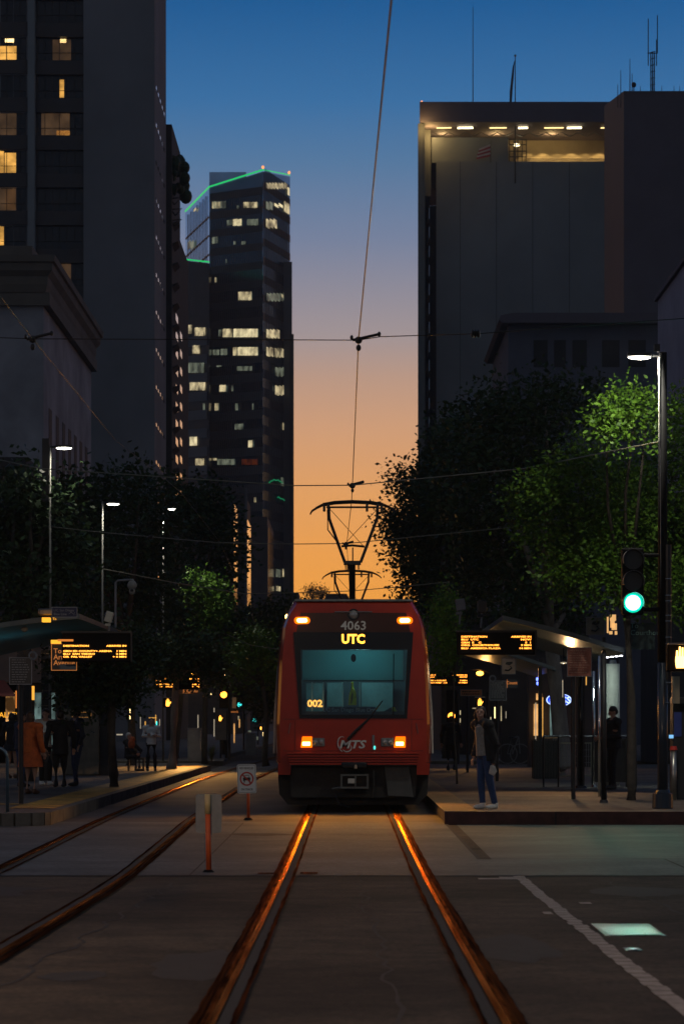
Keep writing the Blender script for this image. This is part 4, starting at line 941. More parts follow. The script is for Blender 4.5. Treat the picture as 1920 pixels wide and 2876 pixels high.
# camera housing behind glass
MB().ell((X_(630),TF+.08,Z_(1170)),(.045,.05,.07),10,8).build('cab_camera','dash',tram)
text('4063',.215,'white_vinyl',tram,X_(632),TF-.012,Z_(946),name='fleet_number',sx=1.02,bold=.003,thick=.002)
text('UTC',.215,'dest',tram,X_(628),TF-.022,Z_(1040),name='destination_sign',sx=.92,bold=.008,thick=.002)
hl = MB().ring(X_(630),TF-.008,Z_(866),.075,.1,.01).build('top_headlight','tram_black',tram)
MB().ell((X_(630),TF-.005,Z_(866)),(.075,.03,.075),14,10).build('lens','clear_lens',hl)
for c,side in ((266,-1),(994,1)):
    h = MB(); cx = X_(c+ (4 if side<0 else -4)); cz = Z_(907)
    for (w_,h_,yy,m,nm) in ((.16,.062,TF-.01,'amber_ring','marker_light'),(.105,.036,TF-.03,'amber_hot','lens')):
        pts = []; r = h_; 
        for k in range(20):
            a = 2*math.pi*k/20; pts.append((cx+(w_-r)*(1 if math.cos(a)>0 else -1)*.75+r*math.cos(a), cz+r*math.sin(a)))
        g = MB().prism(pts,yy,yy+.02)
        if nm == 'marker_light': par = g.build(nm,m,tram)
        else: g.build(nm,m,par)
    lamp('SPOT',(cx,TF-.12,cz),190,(1,.40,.05),'marker_lamp',size=.06,aim=(cx,TF-12,1.2),spot=150,blend=.8)
MB().ell((X_(163),TF+.3,Z_(878)),(.035,.035,.05),10,8).build('mirror_lamp','amber_hot',tram)
for side in (-1,1):
    hx = X_(300) if side<0 else X_(954)
    hb = MB().prism([(hx-.10,Z_(1800)),(hx+.10,Z_(1800)),(hx+.10,Z_(1722)),(hx-.07,Z_(1722))],TF-.02,TF+.02).build('headlamp_housing','amber_ring',tram,bevel=.01)
    B(hx-.065,hx+.065,TF-.04,TF-.02,Z_(1785),Z_(1760)).build('headlamp','amber_hot',hb,bevel=.005)
    lx = X_(384) if side<0 else X_(868)
    hb = MB().prism([(lx-.11,Z_(1792)),(lx+.11,Z_(1792)),(lx+.11,Z_(1732)),(lx-.11,Z_(1732))],TF-.02,TF+.02).build('clear_lamp','tram_grey',tram,bevel=.012)
    MB().ell((lx-.045,TF-.02,Z_(1762)),(.04,.02,.05),12,8).ell((lx+.05,TF-.02,Z_(1762)),(.04,.02,.05),12,8).build('lens','clear_lens',hb)
    lamp('SPOT',(hx,TF-.15,Z_(1772)),100,(1,.36,.04),'headlamp_light',size=.08,aim=(hx*1.4,TF-30,.1),spot=120,blend=.8)
lg = tram; text('MTS',.19,'white_vinyl',lg,X_(618),TF-.012,Z_(1780),name='operator_logo',sx=1.25,shear=.25,bold=.005,thick=.002)
sw = MB()
for (x0,z0,rx,rz,a0,a1,ph) in ((556,1776,.085,.13,60,250,.2),(585,1800,.075,.07,-170,20,.3)):
    pts = []
    for k in range(17):
        a = math.radians(a0+(a1-a0)*k/16); x=rx*math.cos(a); z=rz*math.sin(a); pts.append((X_(x0)+x*math.cos(ph)-z*math.sin(ph),TF-.014,Z_(z0)+x*math.sin(ph)+z*math.cos(ph)))
    sw.tube(pts,[.003+.007*math.sin(math.pi*k/16) for k in range(17)],5)
sw.build('logo_swirl','white_vinyl',tram)
B(X_(770)-.02,X_(770)+.02,TF-.02,TF,Z_(1815),Z_(1712)).build('indicator_strip','tram_grey',tram)
MB().ell((X_(778),TF-.022,Z_(1800)),(.018,.01,.035),8,6).build('indicator_glint','tip_teal',tram)
# wiper
MB().tube([(X_(590),TF-.05,Z_(1745)),(X_(640),TF-.06,Z_(1690)),(X_(735),TF-.05,Z_(1600)),(X_(835),TF-.05,Z_(1470))],[.03,.03,.018,.01],6).build('wiper_arm','tram_black',tram)
MB().tube([(X_(912),TF-.03,Z_(1140)),(X_(908),TF-.03,Z_(1580))],.009,5).build('wiper_blade','tram_black',tram)
# bumper with louvre lines
gb = MB()
for i in range(5): gb.box(TX-1.13+.012*i,TX+1.13-.012*i,TF-.09-.004*i,TF-.005,.99-.045*i,1.02-.045*i)
gb.build('bumper_louvre','tram_red',tram,bevel=.006)
B(TX-1.06,TX+1.06,TF-.10,TF-.002,.80,.825).build('bumper_lip','under',tram)
for side in (-1,1):
    cx = TX+side*1.18
    MB().prism([(cx-.10,.64),(cx+.11,.64),(cx+.125,.84),(cx-.10,.84)],TF-.004,TF+.5).build('corner_post','tram_red',tram)
MB().prism([(TX-1.27,.30),(TX-1.12,.12),(TX+1.12,.12),(TX+1.27,.30),(TX+1.30,.79),(TX-1.30,.79)],TF+.40,TF+26).build('apron','under',tram)
MB().prism([(TX-1.05,.25),(TX+1.05,.25),(TX+1.1,.79),(TX-1.1,.79)],TF+.12,TF+.399).build('bumper_skirt','under',tram)
pl = MB().prism([(X_(845),.80),(X_(1020),.80),(X_(1050),Z_(2150)),(X_(870),Z_(2140))],TF+.06,TF+.11).build('apron_plate','tram_grey_dark',tram,bevel=.01)
# coupler
cp = MB(); x0,x1,z1,z0 = X_(540),X_(735),Z_(1985),Z_(2085)
for a in ((x0,x1,z1,z1-.03),(x0,x1,z0,z0+.03)): cp.box(a[0],a[1],TF-.3,TF-.2,a[2],a[3])
for a in (x0,(x0+x1)/2,x1-.03): cp.box(a,a+.03,TF-.298,TF-.2,z0+.03,z1-.03)
cp.tube([(X_(480),TF-.25,Z_(2088)),(X_(540),TF-.25,Z_(2078))],.02,6)
cpo = cp.build('coupler_frame','coupler',tram)
B(x0,x1,TF-.2,TF+.35,z0+.02,z1-.02).build('coupler_body','under',cpo)
B(X_(590),X_(640),TF-.31,TF-.2,Z_(2050),Z_(2015)).build('coupler_pin','coupler_bright',cpo,bevel=.008)
B(X_(545),X_(725),TF-.32,TF+.2,Z_(1945),Z_(1900)).build('coupler_cover','tram_black',tram,bevel=.03)
MB().prism([(X_(635),Z_(1945)),(X_(655),Z_(1945)),(X_(655),Z_(1925)),(X_(645),Z_(1915)),(X_(637),Z_(1925))],TF-.33,TF-.32).build('cover_mark','notice',tram)
MB().tube([(X_(770),TF-.1,Z_(1960)),(X_(772),TF-.12,Z_(2060)),(X_(755),TF-.1,Z_(2150))],.02,6).build('air_hose','under',tram)
MB().tube([(X_(500),TF-.1,Z_(2120)),(X_(530),TF-.14,Z_(2200)),(X_(600),TF-.1,Z_(2215))],.018,6).build('air_hose','under',tram)
for side in (-1,1):
    wt = MB(); wt.tube([(TX+side*.7175-.05,TF+2.2,.30),(TX+side*.7175+.05,TF+2.2,.30)],.30,20); wt.build('wheel','under',tram)
# side mirrors / corner trim
for side in (-1,1):
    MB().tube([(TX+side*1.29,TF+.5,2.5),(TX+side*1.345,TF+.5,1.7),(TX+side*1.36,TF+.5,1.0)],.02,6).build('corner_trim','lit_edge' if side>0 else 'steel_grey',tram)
B(TX-1.0,TX+1.0,TF+.02,TF+.6,3.60,3.635).build('roof_edge','tram_grey',tram)
def panto(parent, D, arm=True):
    c = F/D; o = MB(); g = lambda a: (604.3+a*.3269)
    def q(a,b,y=0): return Vector((wx(g(a),58)+0, D+y, CH+(VY-(1127+b*.3269))/F*58))
    pn = MB()
    # contact strips and horns
    top = [q(415,95),q(500,80,-.0),q(620,74),q(750,80),q(838,95)]
    for dy in (-.18,.18): pn.tube([p+Vector((0,dy,0)) for p in top],.028,6)
    pn.tube([q(440,112),q(810,112)],.022,6)
    for sgn,pts in ((0,[(415,95),(370,118),(338,140),(326,162)]),(1,[(838,95),(880,112),(912,132),(928,150)])):
        for dy in (-.15,.15): pn.tube([q(a,b,dy) for a,b in pts],[.022,.016,.012,.01],6)
    for a in (425,455,725,800,828): pn.box(q(a,0).x-.025,q(a,0).x+.025,D-.2,D+.2,q(0,138).z,q(0,88).z)
    h = pn.build('pantograph','steel_dark',parent)
    ar = MB()
    for L_ in ([(458,118),(460,192),(570,500)],[(797,118),(797,186),(680,500)]): ar.tube([q(a,b) for a,b in L_],.032,7)
    ar.tube([q(448,130),q(450,270),q(520,362)],.014,6)
    ar.tube([q(545,386),q(620,380),q(708,388)],.026,6); ar.tube([q(625,395),q(625,490)],.014,6)
    ar.box(q(562,0).x,q(682,0).x,D-.15,D+.15,q(0,516).z,q(0,490).z)
    for a in (572,580,588,596,660,668): ar.tube([q(a,510),q(a+3,550)],.008,4)
    ar.build('upper_arm','steel_dark',h)
    st_ = MB(); st_.tube([q(470,130),q(700,385)],.006,4); st_.tube([q(787,135),q(570,368)],.006,4); st_.build('stay_wire','steel_dark',h)
    lo = MB(); a = q(622,505); lo.tube([a,Vector((a.x,D+1.6,3.62))],[.065,.065],8); lo.box(a.x-.5,a.x+.5,D+1.2,D+2.0,3.6,3.75); lo.build('lower_arm','steel_dark',h)
panto(tram,58)
tram2 = make_tram('tram',TF+27.3,26.6,'second red tram coupled behind the first, showing only its raised pantograph',front=False)
panto(tram2,84)
# ------------------------------------------------------------------ overhead wires
def wire(name, pts, r, lab, m='steel_dark', group='overhead wires'):
    return tag(MB().tube(pts, r, 6).build(name, m, origin=None), lab, 'wire', group)
def sag(a,b,n=12,s_=.1): a=Vector(a); b=Vector(b); return [a.lerp(b,i/n)-Vector((0,0,4*s_*(i/n)*(1-i/n))) for i in range(n+1)]
P = W
wire('contact_wire',[(.30,6,6.0),W(897,0,17.7),W(822,778,33.2),W(808,1113,53.5),W(806,1150,57),Vector((wx(795,70.8),70.8,6.0)),(.02,95,6.0),(.0,140,6.0)],.0075,'contact wire running straight up the middle of the sky above the tram')
cw = [Vector((-3.6,20,6.0)),W(75,777,33.2),W(265,1010,45),W(360,1083,50.5),W(415,1130,55.3),W(505,1245,70.5),W(545,1335,88),W(575,1395,110),W(600,1428,124),W(615,1450,138),W(650,1475,160)]
wire('contact_wire',cw,.005,'kinked dark contact wire over the left track','steel_dark')
wire('span_wire',[W(-60,772,33.2),W(75,777,33.2),W(822,780,33.2),W(872,772,33.2),W(1100,765,33.2),W(1260,752,33.2),W(1640,725,33.2)],.006,'topmost thin cross wire spanning the sky')
wire('span_wire',[W(-5,1054,58),W(95,1075,57),W(675,1114,54.5),W(808,1113,53.5),W(1200,1075,50),W(1512,1013,44.6)],.011,'second cross wire ending at the tall right lamp pole','pale_wire')
wire('span_wire',[W(115,1208,65),W(240,1222,66.5),W(500,1245,70),W(675,1248,70.8),W(795,1247,70.8),W(1170,1210,72),W(1300,1190,72)],.012,'third cross wire passing behind the raised pantograph, from the first thin lamp post','pale_wire')
wire('span_wire',[W(235,1305,82),W(400,1337,84),W(560,1362,88),W(675,1360,90),W(800,1356,90),W(910,1347,90),W(1030,1335,90)],.014,'lowest cross wire just above the tram roof','pale_wire')
wire('span_wire',[W(520,1455,96),W(575,1480,97),W(640,1490,97)],.012,'short slack wire among the leaves left of the tram','pale_wire')
def hanger(px,py,D,dx,lab):
    e_ = empty('wire_clamp',W(px,py,D),lab,'wire clamp','contact wire clamps')
    a = W(px,py,D); s_ = D/33.2
    g = MB(); g.tube([a+Vector((-.07,0,.0)),a+Vector((dx,0,.07))],.018*min(s_,1.6),6); g.build('registration_arm','steel_dark',e_)
    g = MB(); g.ell(tuple(a),(.045*s_**.5,.04,.045*s_**.5),8,6); g.ell(tuple(a+Vector((.0,0,-.09))),(.03,.03,.04),8,6); g.ell(tuple(a+Vector((dx,0,.07))),(.022,.03,.03),8,6); g.ell(tuple(a+Vector((-.08,0,.03))),(.02,.03,.03),8,6); g.build('clamp','steel_dark',e_)
hanger(822,780,33.2,.24,'large clamp arm holding the centre wire on the topmost cross wire')
hanger(808,1114,53.5,.20,'middle clamp arm on the centre wire, above the pantograph')
hanger(793,1249,70.8,.17,'small clamp arm seen inside the raised pantograph frame')
hanger(75,778,33.2,.22,'clamp arm on the left wire in front of the cornice')
for (x,y,D,lab) in [(1090,765,33.2,'dark round insulator on the topmost cross wire'),(910,1347,90,'small insulator on the lowest cross wire right of the tram pantograph'),(345,1224+8,67.5,'small insulator on the third cross wire left')]:
    e_ = MB(); a = W(x,y,D)
    for i in (-1,0,1): e_.ell((a.x+i*.035,a.y,a.z),(.02,.05,.05),8,6)
    tag(e_.build('insulator','steel_dark'),lab,'insulator','wire insulators')

# seams, steps and small fittings and built-in reflection streaks on the tram front
for (x0,x1,z0,z1) in ((TX-1.19,TX+1.19,1.045,1.052),(TX-1.2,TX-.93,1.585,1.591),(TX+.93,TX+1.2,1.585,1.591)): B(x0,x1,TF-.003,TF+.002,z0,z1).build('panel_seam','joint',tram)
for s_ in (-1,1):
    B(TX+s_*.99-.003,TX+s_*.99+.003,TF-.003,TF+.002,1.055,1.58).build('panel_seam','joint',tram)
    MB().tube([(TX+s_*1.245,TF+.06,1.02),(TX+s_*1.262,TF+.06,1.6),(TX+s_*1.235,TF+.06,2.4),(TX+s_*1.19,TF+.06,2.95)],.009,6).build('edge_trim','streak_chrome',tram)  # orange chrome lines standing in for reflection streaks down the pillars
    MB().tube([(TX+s_*1.10,TF-.012,1.34),(TX+s_*1.07,TF-.014,1.52)],.006,6).build('grab_handle','streak_chrome',tram)
for i in range(6):
    B(TX-.50+i*.2,TX-.40+i*.2,TF-.004,TF-.0005,.905,.912).build('vent_slot','joint',tram) if False else None
MB().tube([(TX-.32,TF-.02,3.415),(TX+.32,TF-.02,3.415)],.012,6).build('gutter','tram_grey',tram)
# ------------------------------------------------------------------ people
def remesh(mb, name, m, parent, vox, smooth=3, split=None):
    me = bpy.data.meshes.new('t'); me.from_pydata([tuple(v) for v in mb.v],[],mb.f); me.update()
    t = bpy.data.objects.new('t',me); C.objects.link(t)
    r = t.modifiers.new('r','REMESH'); r.mode = 'VOXEL'; r.voxel_size = vox
    sm = t.modifiers.new('s','SMOOTH'); sm.iterations = smooth; sm.factor = .5
    dg = bpy.context.evaluated_depsgraph_get(); me2 = bpy.data.meshes.new_from_object(t.evaluated_get(dg)); bpy.data.objects.remove(t)
    og = ORG[parent.name]; me2.transform(Matrix.Translation(-og)); me2.materials.clear(); me2.name = name
    me2.materials.append(M[m]); me2.polygons.foreach_set('use_smooth',[True]*len(me2.polygons))
    o = bpy.data.objects.new(name,me2); C.objects.link(o); o.parent = parent; ORG[o.name] = og; return o
def person(x, y, z, H, yaw, lab, top='black_cloth', bottom='denim', shoes='black_shoe', hair='hair', hairlen=.5, lh=None, rh=None, le=None, re=None,
           lean=(0,0), feet=None, toplen=.50, coat=None, headyaw=0., vox=.011, jacket=None, seated=False, hairtop=True, bulk=1., hood=False, tilt=0., group='people waiting on the platforms'):
    """yaw 0 = facing the camera (-Y), positive turns towards +X (picture right). Local frame: a = person's left, f = forward, u = up, in units of height"""
    root = empty('person',(x,y,z),lab,'person',group)
    f = Vector((math.sin(yaw),-math.cos(yaw),0)); a = Vector((math.cos(yaw),math.sin(yaw),0))
    def P(l,fw,u):
        k = max(0,u-.05) if not seated else 0
        return Vector((x,y,z))+a*(l*H)+f*(fw*H)+Vector((0,0,u*H))+Vector((lean[0]*k*H,lean[1]*k*H,0))
    ft = feet or ((.055,0),(-.055,0)); hipz = .52 if not seated else .27; dz = 0 if not seated else -.25
    R_ = lambda r: r*H
    fw0 = 0 if not seated else -.22
    hip = [P(s_*.052,fw0,hipz) for s_ in (1,-1)]
    ank = [P(ft[0][0],ft[0][1],.045),P(ft[1][0],ft[1][1],.045)]
    kne = []
    for i in (0,1):
        if seated: kne.append(P(ft[i][0],ft[i][1]-.01,.285))
        else: kne.append(hip[i].lerp(ank[i],.5)+f*.018*H)
    sh = [P(.108*bulk,fw0,.815+dz),P(-.108*bulk,fw0,.815+dz)]
    el = [P(*(le or (.145*bulk,-.02,.64+dz))),P(*(re or (-.145*bulk,-.02,.64+dz)))]
    ha = [P(*(lh or (.15*bulk,.03,.50+dz))),P(*(rh or (-.15*bulk,.03,.50+dz)))]
    nk = P(0,fw0,.845+dz); hc = P(0,fw0+.012,.930+dz)
    hyaw = yaw+headyaw; hf = Vector((math.sin(hyaw),-math.cos(hyaw),-tilt)).normalized(); hl = Vector((math.cos(hyaw),math.sin(hyaw),0)); hu = hl.cross(hf)*-1
    if hu.z < 0: hu = -hu
    def HP(l,fw,u): return hc+hl*(l*H)+hf*(fw*H)+hu*(u*H)
    b = MB()
    def ell(c, rl, rf, ru, lx=None, fx=None, ux=None):
        n0 = len(b.v); b.ell((0,0,0),(1,1,1),14,10); lx = lx or a; fx = fx or f; ux = ux or Vector((0,0,1))
        for i in range(n0,len(b.v)): q = b.v[i]; b.v[i] = tuple(c+lx*(q[0]*rl*H)+fx*(q[1]*rf*H)+ux*(q[2]*ru*H))
    # head with a face: skull, jaw, nose, brow, lips, ears
    ell(HP(0,-.006,.016),.044,.052,.048,hl,hf,hu); ell(HP(0,.014,-.022),.034,.036,.038,hl,hf,hu); ell(HP(0,.022,-.048),.020,.020,.016,hl,hf,hu)
    b.tube([HP(0,.046,.014),HP(0,.062,-.010)],[.005*H,.009*H],8); b.tube([HP(-.012,.050,-.030),HP(.012,.050,-.030)],.005*H,6); b.tube([HP(-.026,.040,.020),HP(.026,.040,.020)],.007*H,6)
    for s_ in (1,-1): ell(HP(s_*.044,-.004,-.004),.006,.012,.018,hl,hf,hu)
    b.tube([nk-Vector((0,0,.02*H)),hc-Vector((0,0,.03*H))],[.033*H,.030*H],12)
    # torso
    ell(P(0,fw0,.545+dz),.078*bulk,.062*bulk,.06); ell(P(0,fw0,.62+dz),.066*bulk,.052*bulk,.08); ell(P(0,fw0+.004,.74+dz),.088*bulk,.058*bulk,.10)
    b.tube([sh[0],nk,sh[1]],[.036*H,.040*H,.036*H],12)
    for i in (0,1):
        b.tube([sh[i],el[i],ha[i]],[.034*H,.025*H,.016*H],12); d = (ha[i]-el[i]).normalized()
        w = d.cross(f if abs(d.dot(f))<.9 else Vector((0,0,1))).normalized(); pn = d.cross(w).normalized()
        pc = ha[i]+d*.03*H
        n0 = len(b.v); b.ell((0,0,0),(1,1,1),10,8)
        for q in range(n0,len(b.v)): v = b.v[q]; b.v[q] = tuple(pc+w*(v[0]*.024*H)+pn*(v[1]*.011*H)+d*(v[2]*.030*H))
        for k,(o_,L_) in enumerate([(-.018,.036),(-.006,.043),(.006,.041),(.018,.032)]):
            s0 = pc+w*o_*H+d*.020*H; b.tube([s0,s0+d*L_*.5*H+pn*.004*H,s0+d*L_*.85*H+pn*.014*H],[.0056*H,.005*H,.0045*H],6)
        s0 = pc+w*.020*H-d*.008*H; b.tube([s0,s0+w*.014*H+d*.016*H,s0+w*.016*H+d*.034*H+pn*.008*H],[.007*H,.006*H,.005*H],6)
        b.tube([hip[i],kne[i],ank[i]],[.050*H,.033*H,.021*H],12)
        ell(ank[i]+f*.035*H-Vector((0,0,.022*H)),.026,.062,.022)
    body = remesh(b,'body','skin',root,vox*.75,2)
    eb = MB()
    for s_ in (1,-1): eb.ell(tuple(HP(s_*.017,.046,.010)),(.0045*H,.0045*H,.0035*H),8,6)
    eb.build('eyes','eye',body)
    # hair
    h = MB(); 
    def hell(c,rl,rf,ru):
        n0 = len(h.v); h.ell((0,0,0),(1,1,1),14,10)
        for i in range(n0,len(h.v)): q = h.v[i]; h.v[i] = tuple(c+hl*(q[0]*rl*H)+hf*(q[1]*rf*H)+hu*(q[2]*ru*H))
    if hairtop:
        hell(HP(0,-.014,.028),.050,.054,.046); hell(HP(0,-.030,.0),.046,.036,.045)
        if hairlen > .5:
            for s_ in (1,-1): h.tube([HP(s_*.036,-.005,.03),HP(s_*.047,-.010,-.02),HP(s_*.045,-.012,-.03-.10*hairlen),HP(s_*.030,-.0,-.04-.14*hairlen)],[.016*H,.018*H,.018*H,.008*H],8)
            hell(HP(0,-.034,-.05),.042,.022,.06+.03*hairlen)
        remesh(h,'hair',hair,root,vox,2)
    if hood:
        n0=len(h.v); h = MB(); hell(HP(0,-.016,.018),.060,.060,.060); hell(HP(0,-.03,-.05),.06,.05,.04); remesh(h,'hood',top,root,vox,2)
    # trousers
    b = MB()
    if bottom:
        ell(P(0,fw0,.535+dz),.088*bulk,.070*bulk,.055)
        for i in (0,1): b.tube([hip[i],kne[i],ank[i].lerp(kne[i],.03)],[.054*H*bulk**.5,.0395*H*bulk**.3,.030*H],12)
        remesh(b,'trousers',bottom,root,vox,2)
    b = MB()
    for i in (0,1):
        ell(ank[i]+f*.036*H-Vector((0,0,.020*H)),.033,.074,.026); b.tube([ank[i]+Vector((0,0,.02*H)),ank[i]-Vector((0,0,.02*H))],.031*H,10)
    lo = min(v[2] for v in b.v); b.v = [(p[0],p[1],max(p[2],z+.002)) for p in b.v]
    remesh(b,'shoes',shoes,root,vox,1)
    # top: torso and sleeves, optionally a long coat
    def topmesh(k, name, m, opened=False, ln=toplen, sleeves=True):
        nonlocal b
        b = MB()
        if not opened:
            ell(P(0,fw0,.76+dz),.098*k*bulk,.070*k*bulk,.085); ell(P(0,fw0,.65+dz),.082*k*bulk,.066*k*bulk,.10)
            b.tube([P(0,fw0,.80+dz),P(0,fw0,.62+dz),P(0,fw0,ln+dz)],[.075*k*H*bulk,.078*k*H*bulk,.088*k*H*bulk],16)
        else:
            for s_ in (1,-1):
                b.tube([P(s_*.085,fw0-.01,.79+dz),P(s_*.088,fw0-.012,.66+dz),P(s_*.092,fw0-.015,ln+dz)],[.046*H,.052*H,.054*H],12)
            b.tube([P(0,fw0-.045,.80+dz),P(0,fw0-.05,.66+dz),P(0,fw0-.05,ln+dz)],[.05*H,.05*H,.055*H],12)
        b.tube([sh[0],P(0,fw0-.01,.838+dz),sh[1]],[.046*H*k,.046*H*k,.046*H*k],12)
        for i in ((0,1) if sleeves else ()): ell(sh[i],.056*k,.054*k,.052*k)
        for i in ((0,1) if sleeves else ()): b.tube([sh[i],el[i],ha[i].lerp(el[i],.06)],[.046*H*k,.038*H*k,.030*H*k],12)
        return remesh(b,name,m,root,vox,2)
    if jacket:
        bb = top; topmesh(.99,'shirt',top,sleeves=False); topmesh(1.12,'jacket',jacket,True,ln=toplen-.05)
    elif coat:
        topmesh(1.06,'coat_top',coat[0])
        n = 24; b = MB(); vs = []; fs = []
        zz = [.70,.60,.50,coat[1]+.1,coat[1]]; rr = [.088,.094,.108,.128,.140]
        for j,(u,r) in enumerate(zip(zz,rr)):
            for k in range(n):
                t = 2*math.pi*k/n; wv = 1+.06*math.sin(t*7+1)*(j/4); vs.append(P(math.cos(t)*r*wv*bulk,math.sin(t)*r*.8*wv*bulk,u))
        for j in range(4):
            for k in range(n): q = j*n+k; q2 = j*n+(k+1)%n; fs.append((q,q2,q2+n,q+n))
        fs.append(tuple(range(n))); fs.append(tuple(4*n+k for k in range(n))[::-1]); b.add(vs,fs)
        b.build('coat_skirt',coat[2] if len(coat)>2 else coat[0],root,smooth=True)
    else: topmesh(1.0,'top',top)
    return root, ha
def px_person(px, pyfeet, H, yaw, lab, **k):
    D = 1.32*F/(pyfeet-VY); return person(wx(px,D),D,PZ,H,yaw,lab,**k)
R_ = math.radians
wr, wh = px_person(1121,1857,1.61,R_(-62),'woman in a grey sweater, open black jacket and blue jeans at the platform corner',top='grey_cloth',jacket='black_cloth',bottom='denim',shoes='white_shoe',hair='hair',hairlen=1.0,
   headyaw=R_(50),lean=(-.085,0),feet=((.035,-.045),(-.035,.05)),lh=(.12,-.01,.43),le=(.14,-.05,.62),rh=(-.13,.05,.50),vox=.008,toplen=.52)
a_ = wh[0]; ph = empty('folded_bag',(a_.x,a_.y,a_.z),'small pale bag held in the hand of the woman in blue jeans','bag')
MB().prism([(a_.x-.07,a_.z-.13),(a_.x+.01,a_.z-.17),(a_.x+.06,a_.z-.10),(a_.x+.03,a_.z-.02),(a_.x-.04,a_.z-.0)],a_.y-.06,a_.y-.02).build('pouch','white_cloth',ph,bevel=.012)
px_person(70,1822,1.56,R_(150),'person in a long rust orange coat with their back turned, on the left platform',coat=('orange_top',.33,'orange_cloth'),bottom=None,shoes='brown_shoe',hair='hair_brown',hairlen=.6,lh=(.09,.12,.62),le=(.15,.02,.66),bulk=1.15)
px_person(48,1806,1.58,R_(120),'person in dark navy half hidden behind the orange coat',top='navy_cloth',bottom='denim',hairlen=.4)
px_person(27,1786,1.60,R_(160),'dark clothed person with bare legs at the far left edge',top='black_cloth',bottom=None,coat=('black_cloth',.42),hairlen=.7,shoes='brown_shoe')
_,ph2 = px_person(104,1802,1.66,R_(25),'man in a white shirt looking at his phone among the dark coats',top='white_cloth',bottom='black_cloth',shoes='white_shoe',hairlen=.3,lh=(.02,.17,.70),le=(.13,.03,.66),rh=(-.06,.15,.68),re=(-.14,.03,.66),tilt=.3,headyaw=R_(-35))
q = ph2[0]; pe = empty('phone',(q.x,q.y,q.z),'glowing phone held up by the man in the white shirt','phone')
MB().add([(q.x-.05,q.y-.07,q.z+.01),(q.x+.05,q.y-.07,q.z+.09),(q.x+.02,q.y-.10,q.z+.13),(q.x-.08,q.y-.10,q.z+.05)],[(0,1,2,3)]).add([(q.x-.05,q.y-.06,q.z+.01),(q.x+.05,q.y-.06,q.z+.09),(q.x+.02,q.y-.09,q.z+.13),(q.x-.08,q.y-.09,q.z+.05)],[(3,2,1,0)]).build('screen','phone_screen',pe)
px_person(138,1806,1.62,R_(200),'person in a bulky black coat standing centre of the left group',top='black_cloth',bottom='black_cloth',bulk=1.25,toplen=.42,hairlen=.4,shoes='black_shoe')
px_person(176,1804,1.68,R_(-60),'person in a dark jacket, right end of the left group, one foot forward',top='navy_cloth',bottom='navy_jeans',hairlen=.3,feet=((.06,.04),(-.06,-.02)),rh=(-.06,.10,.66),lh=(.12,.02,.52))
px_person(347,1769,1.50,R_(10),'person in a pale long sleeved shirt with folded hands beside the tree trunk',top='white_dim',bottom='black_cloth',hairlen=.3,lh=(-.02,.11,.68),rh=(.02,.12,.67),le=(.16,.02,.66),re=(-.16,.02,.66),bulk=1.12,feet=((.075,0),(-.075,0)))
px_person(316,1769,1.45,R_(60),'person sitting low in dark clothes with an orange bundle, beside the pale shirt',top='black_cloth',bottom='black_cloth',hair='white_cloth',hairlen=.4,seated=True,feet=((.06,.0),(-.06,.0)),lh=(.06,.0,.34),rh=(-.06,.0,.34))
D = 1.32*F/(1769-VY); MB().ell((wx(302,D),D-.1,wz(1705,D)),(.11,.12,.17),12,8).ell((wx(305,D),D-.1,wz(1697,D)),(.07,.09,.10),10,8)
bg_ = MB().ell((wx(302,D),D-.1,wz(1708,D)),(.10,.12,.15),12,8).ell((wx(305,D),D-.1,wz(1697,D)),(.07,.09,.09),10,8); tag(bg_.build('bundle','orange_cloth',origin=(wx(302,D),D,.9),smooth=True),'orange bundle beside the seated person on the left platform','bundle')
B(wx(296,D),wx(330,D),D-.25,D+.35,.55,.60)
be = empty('bench',(wx(314,D),D,PZ),'low dark bench under the seated person with the orange bundle','bench')
B(wx(292,D),wx(330,D),D+.02,D+.42,.50,.55).build('seat','steel_dark',be)
for px in (294,328): B(wx(px,D)-.02,wx(px,D)+.02,D+.05,D+.4,PZ,.50).build('leg','steel_dark',be)
px_person(1034,1768,1.56,R_(170),'person all in black standing between the tram and the woman, far back',top='black_cloth',bottom='black_cloth',hairlen=.4,bulk=1.2,toplen=.47)
D = 57.5; person(wx(1404,D),D,PZ,1.68,R_(-75),'person in a black hooded jacket bent over the railing in front of the white column',top='black_cloth',bottom='black_cloth',hairlen=.3,lean=(.02,0),lh=(.05,.18,.62),rh=(-.05,.18,.62),tilt=.6,bulk=1.2)
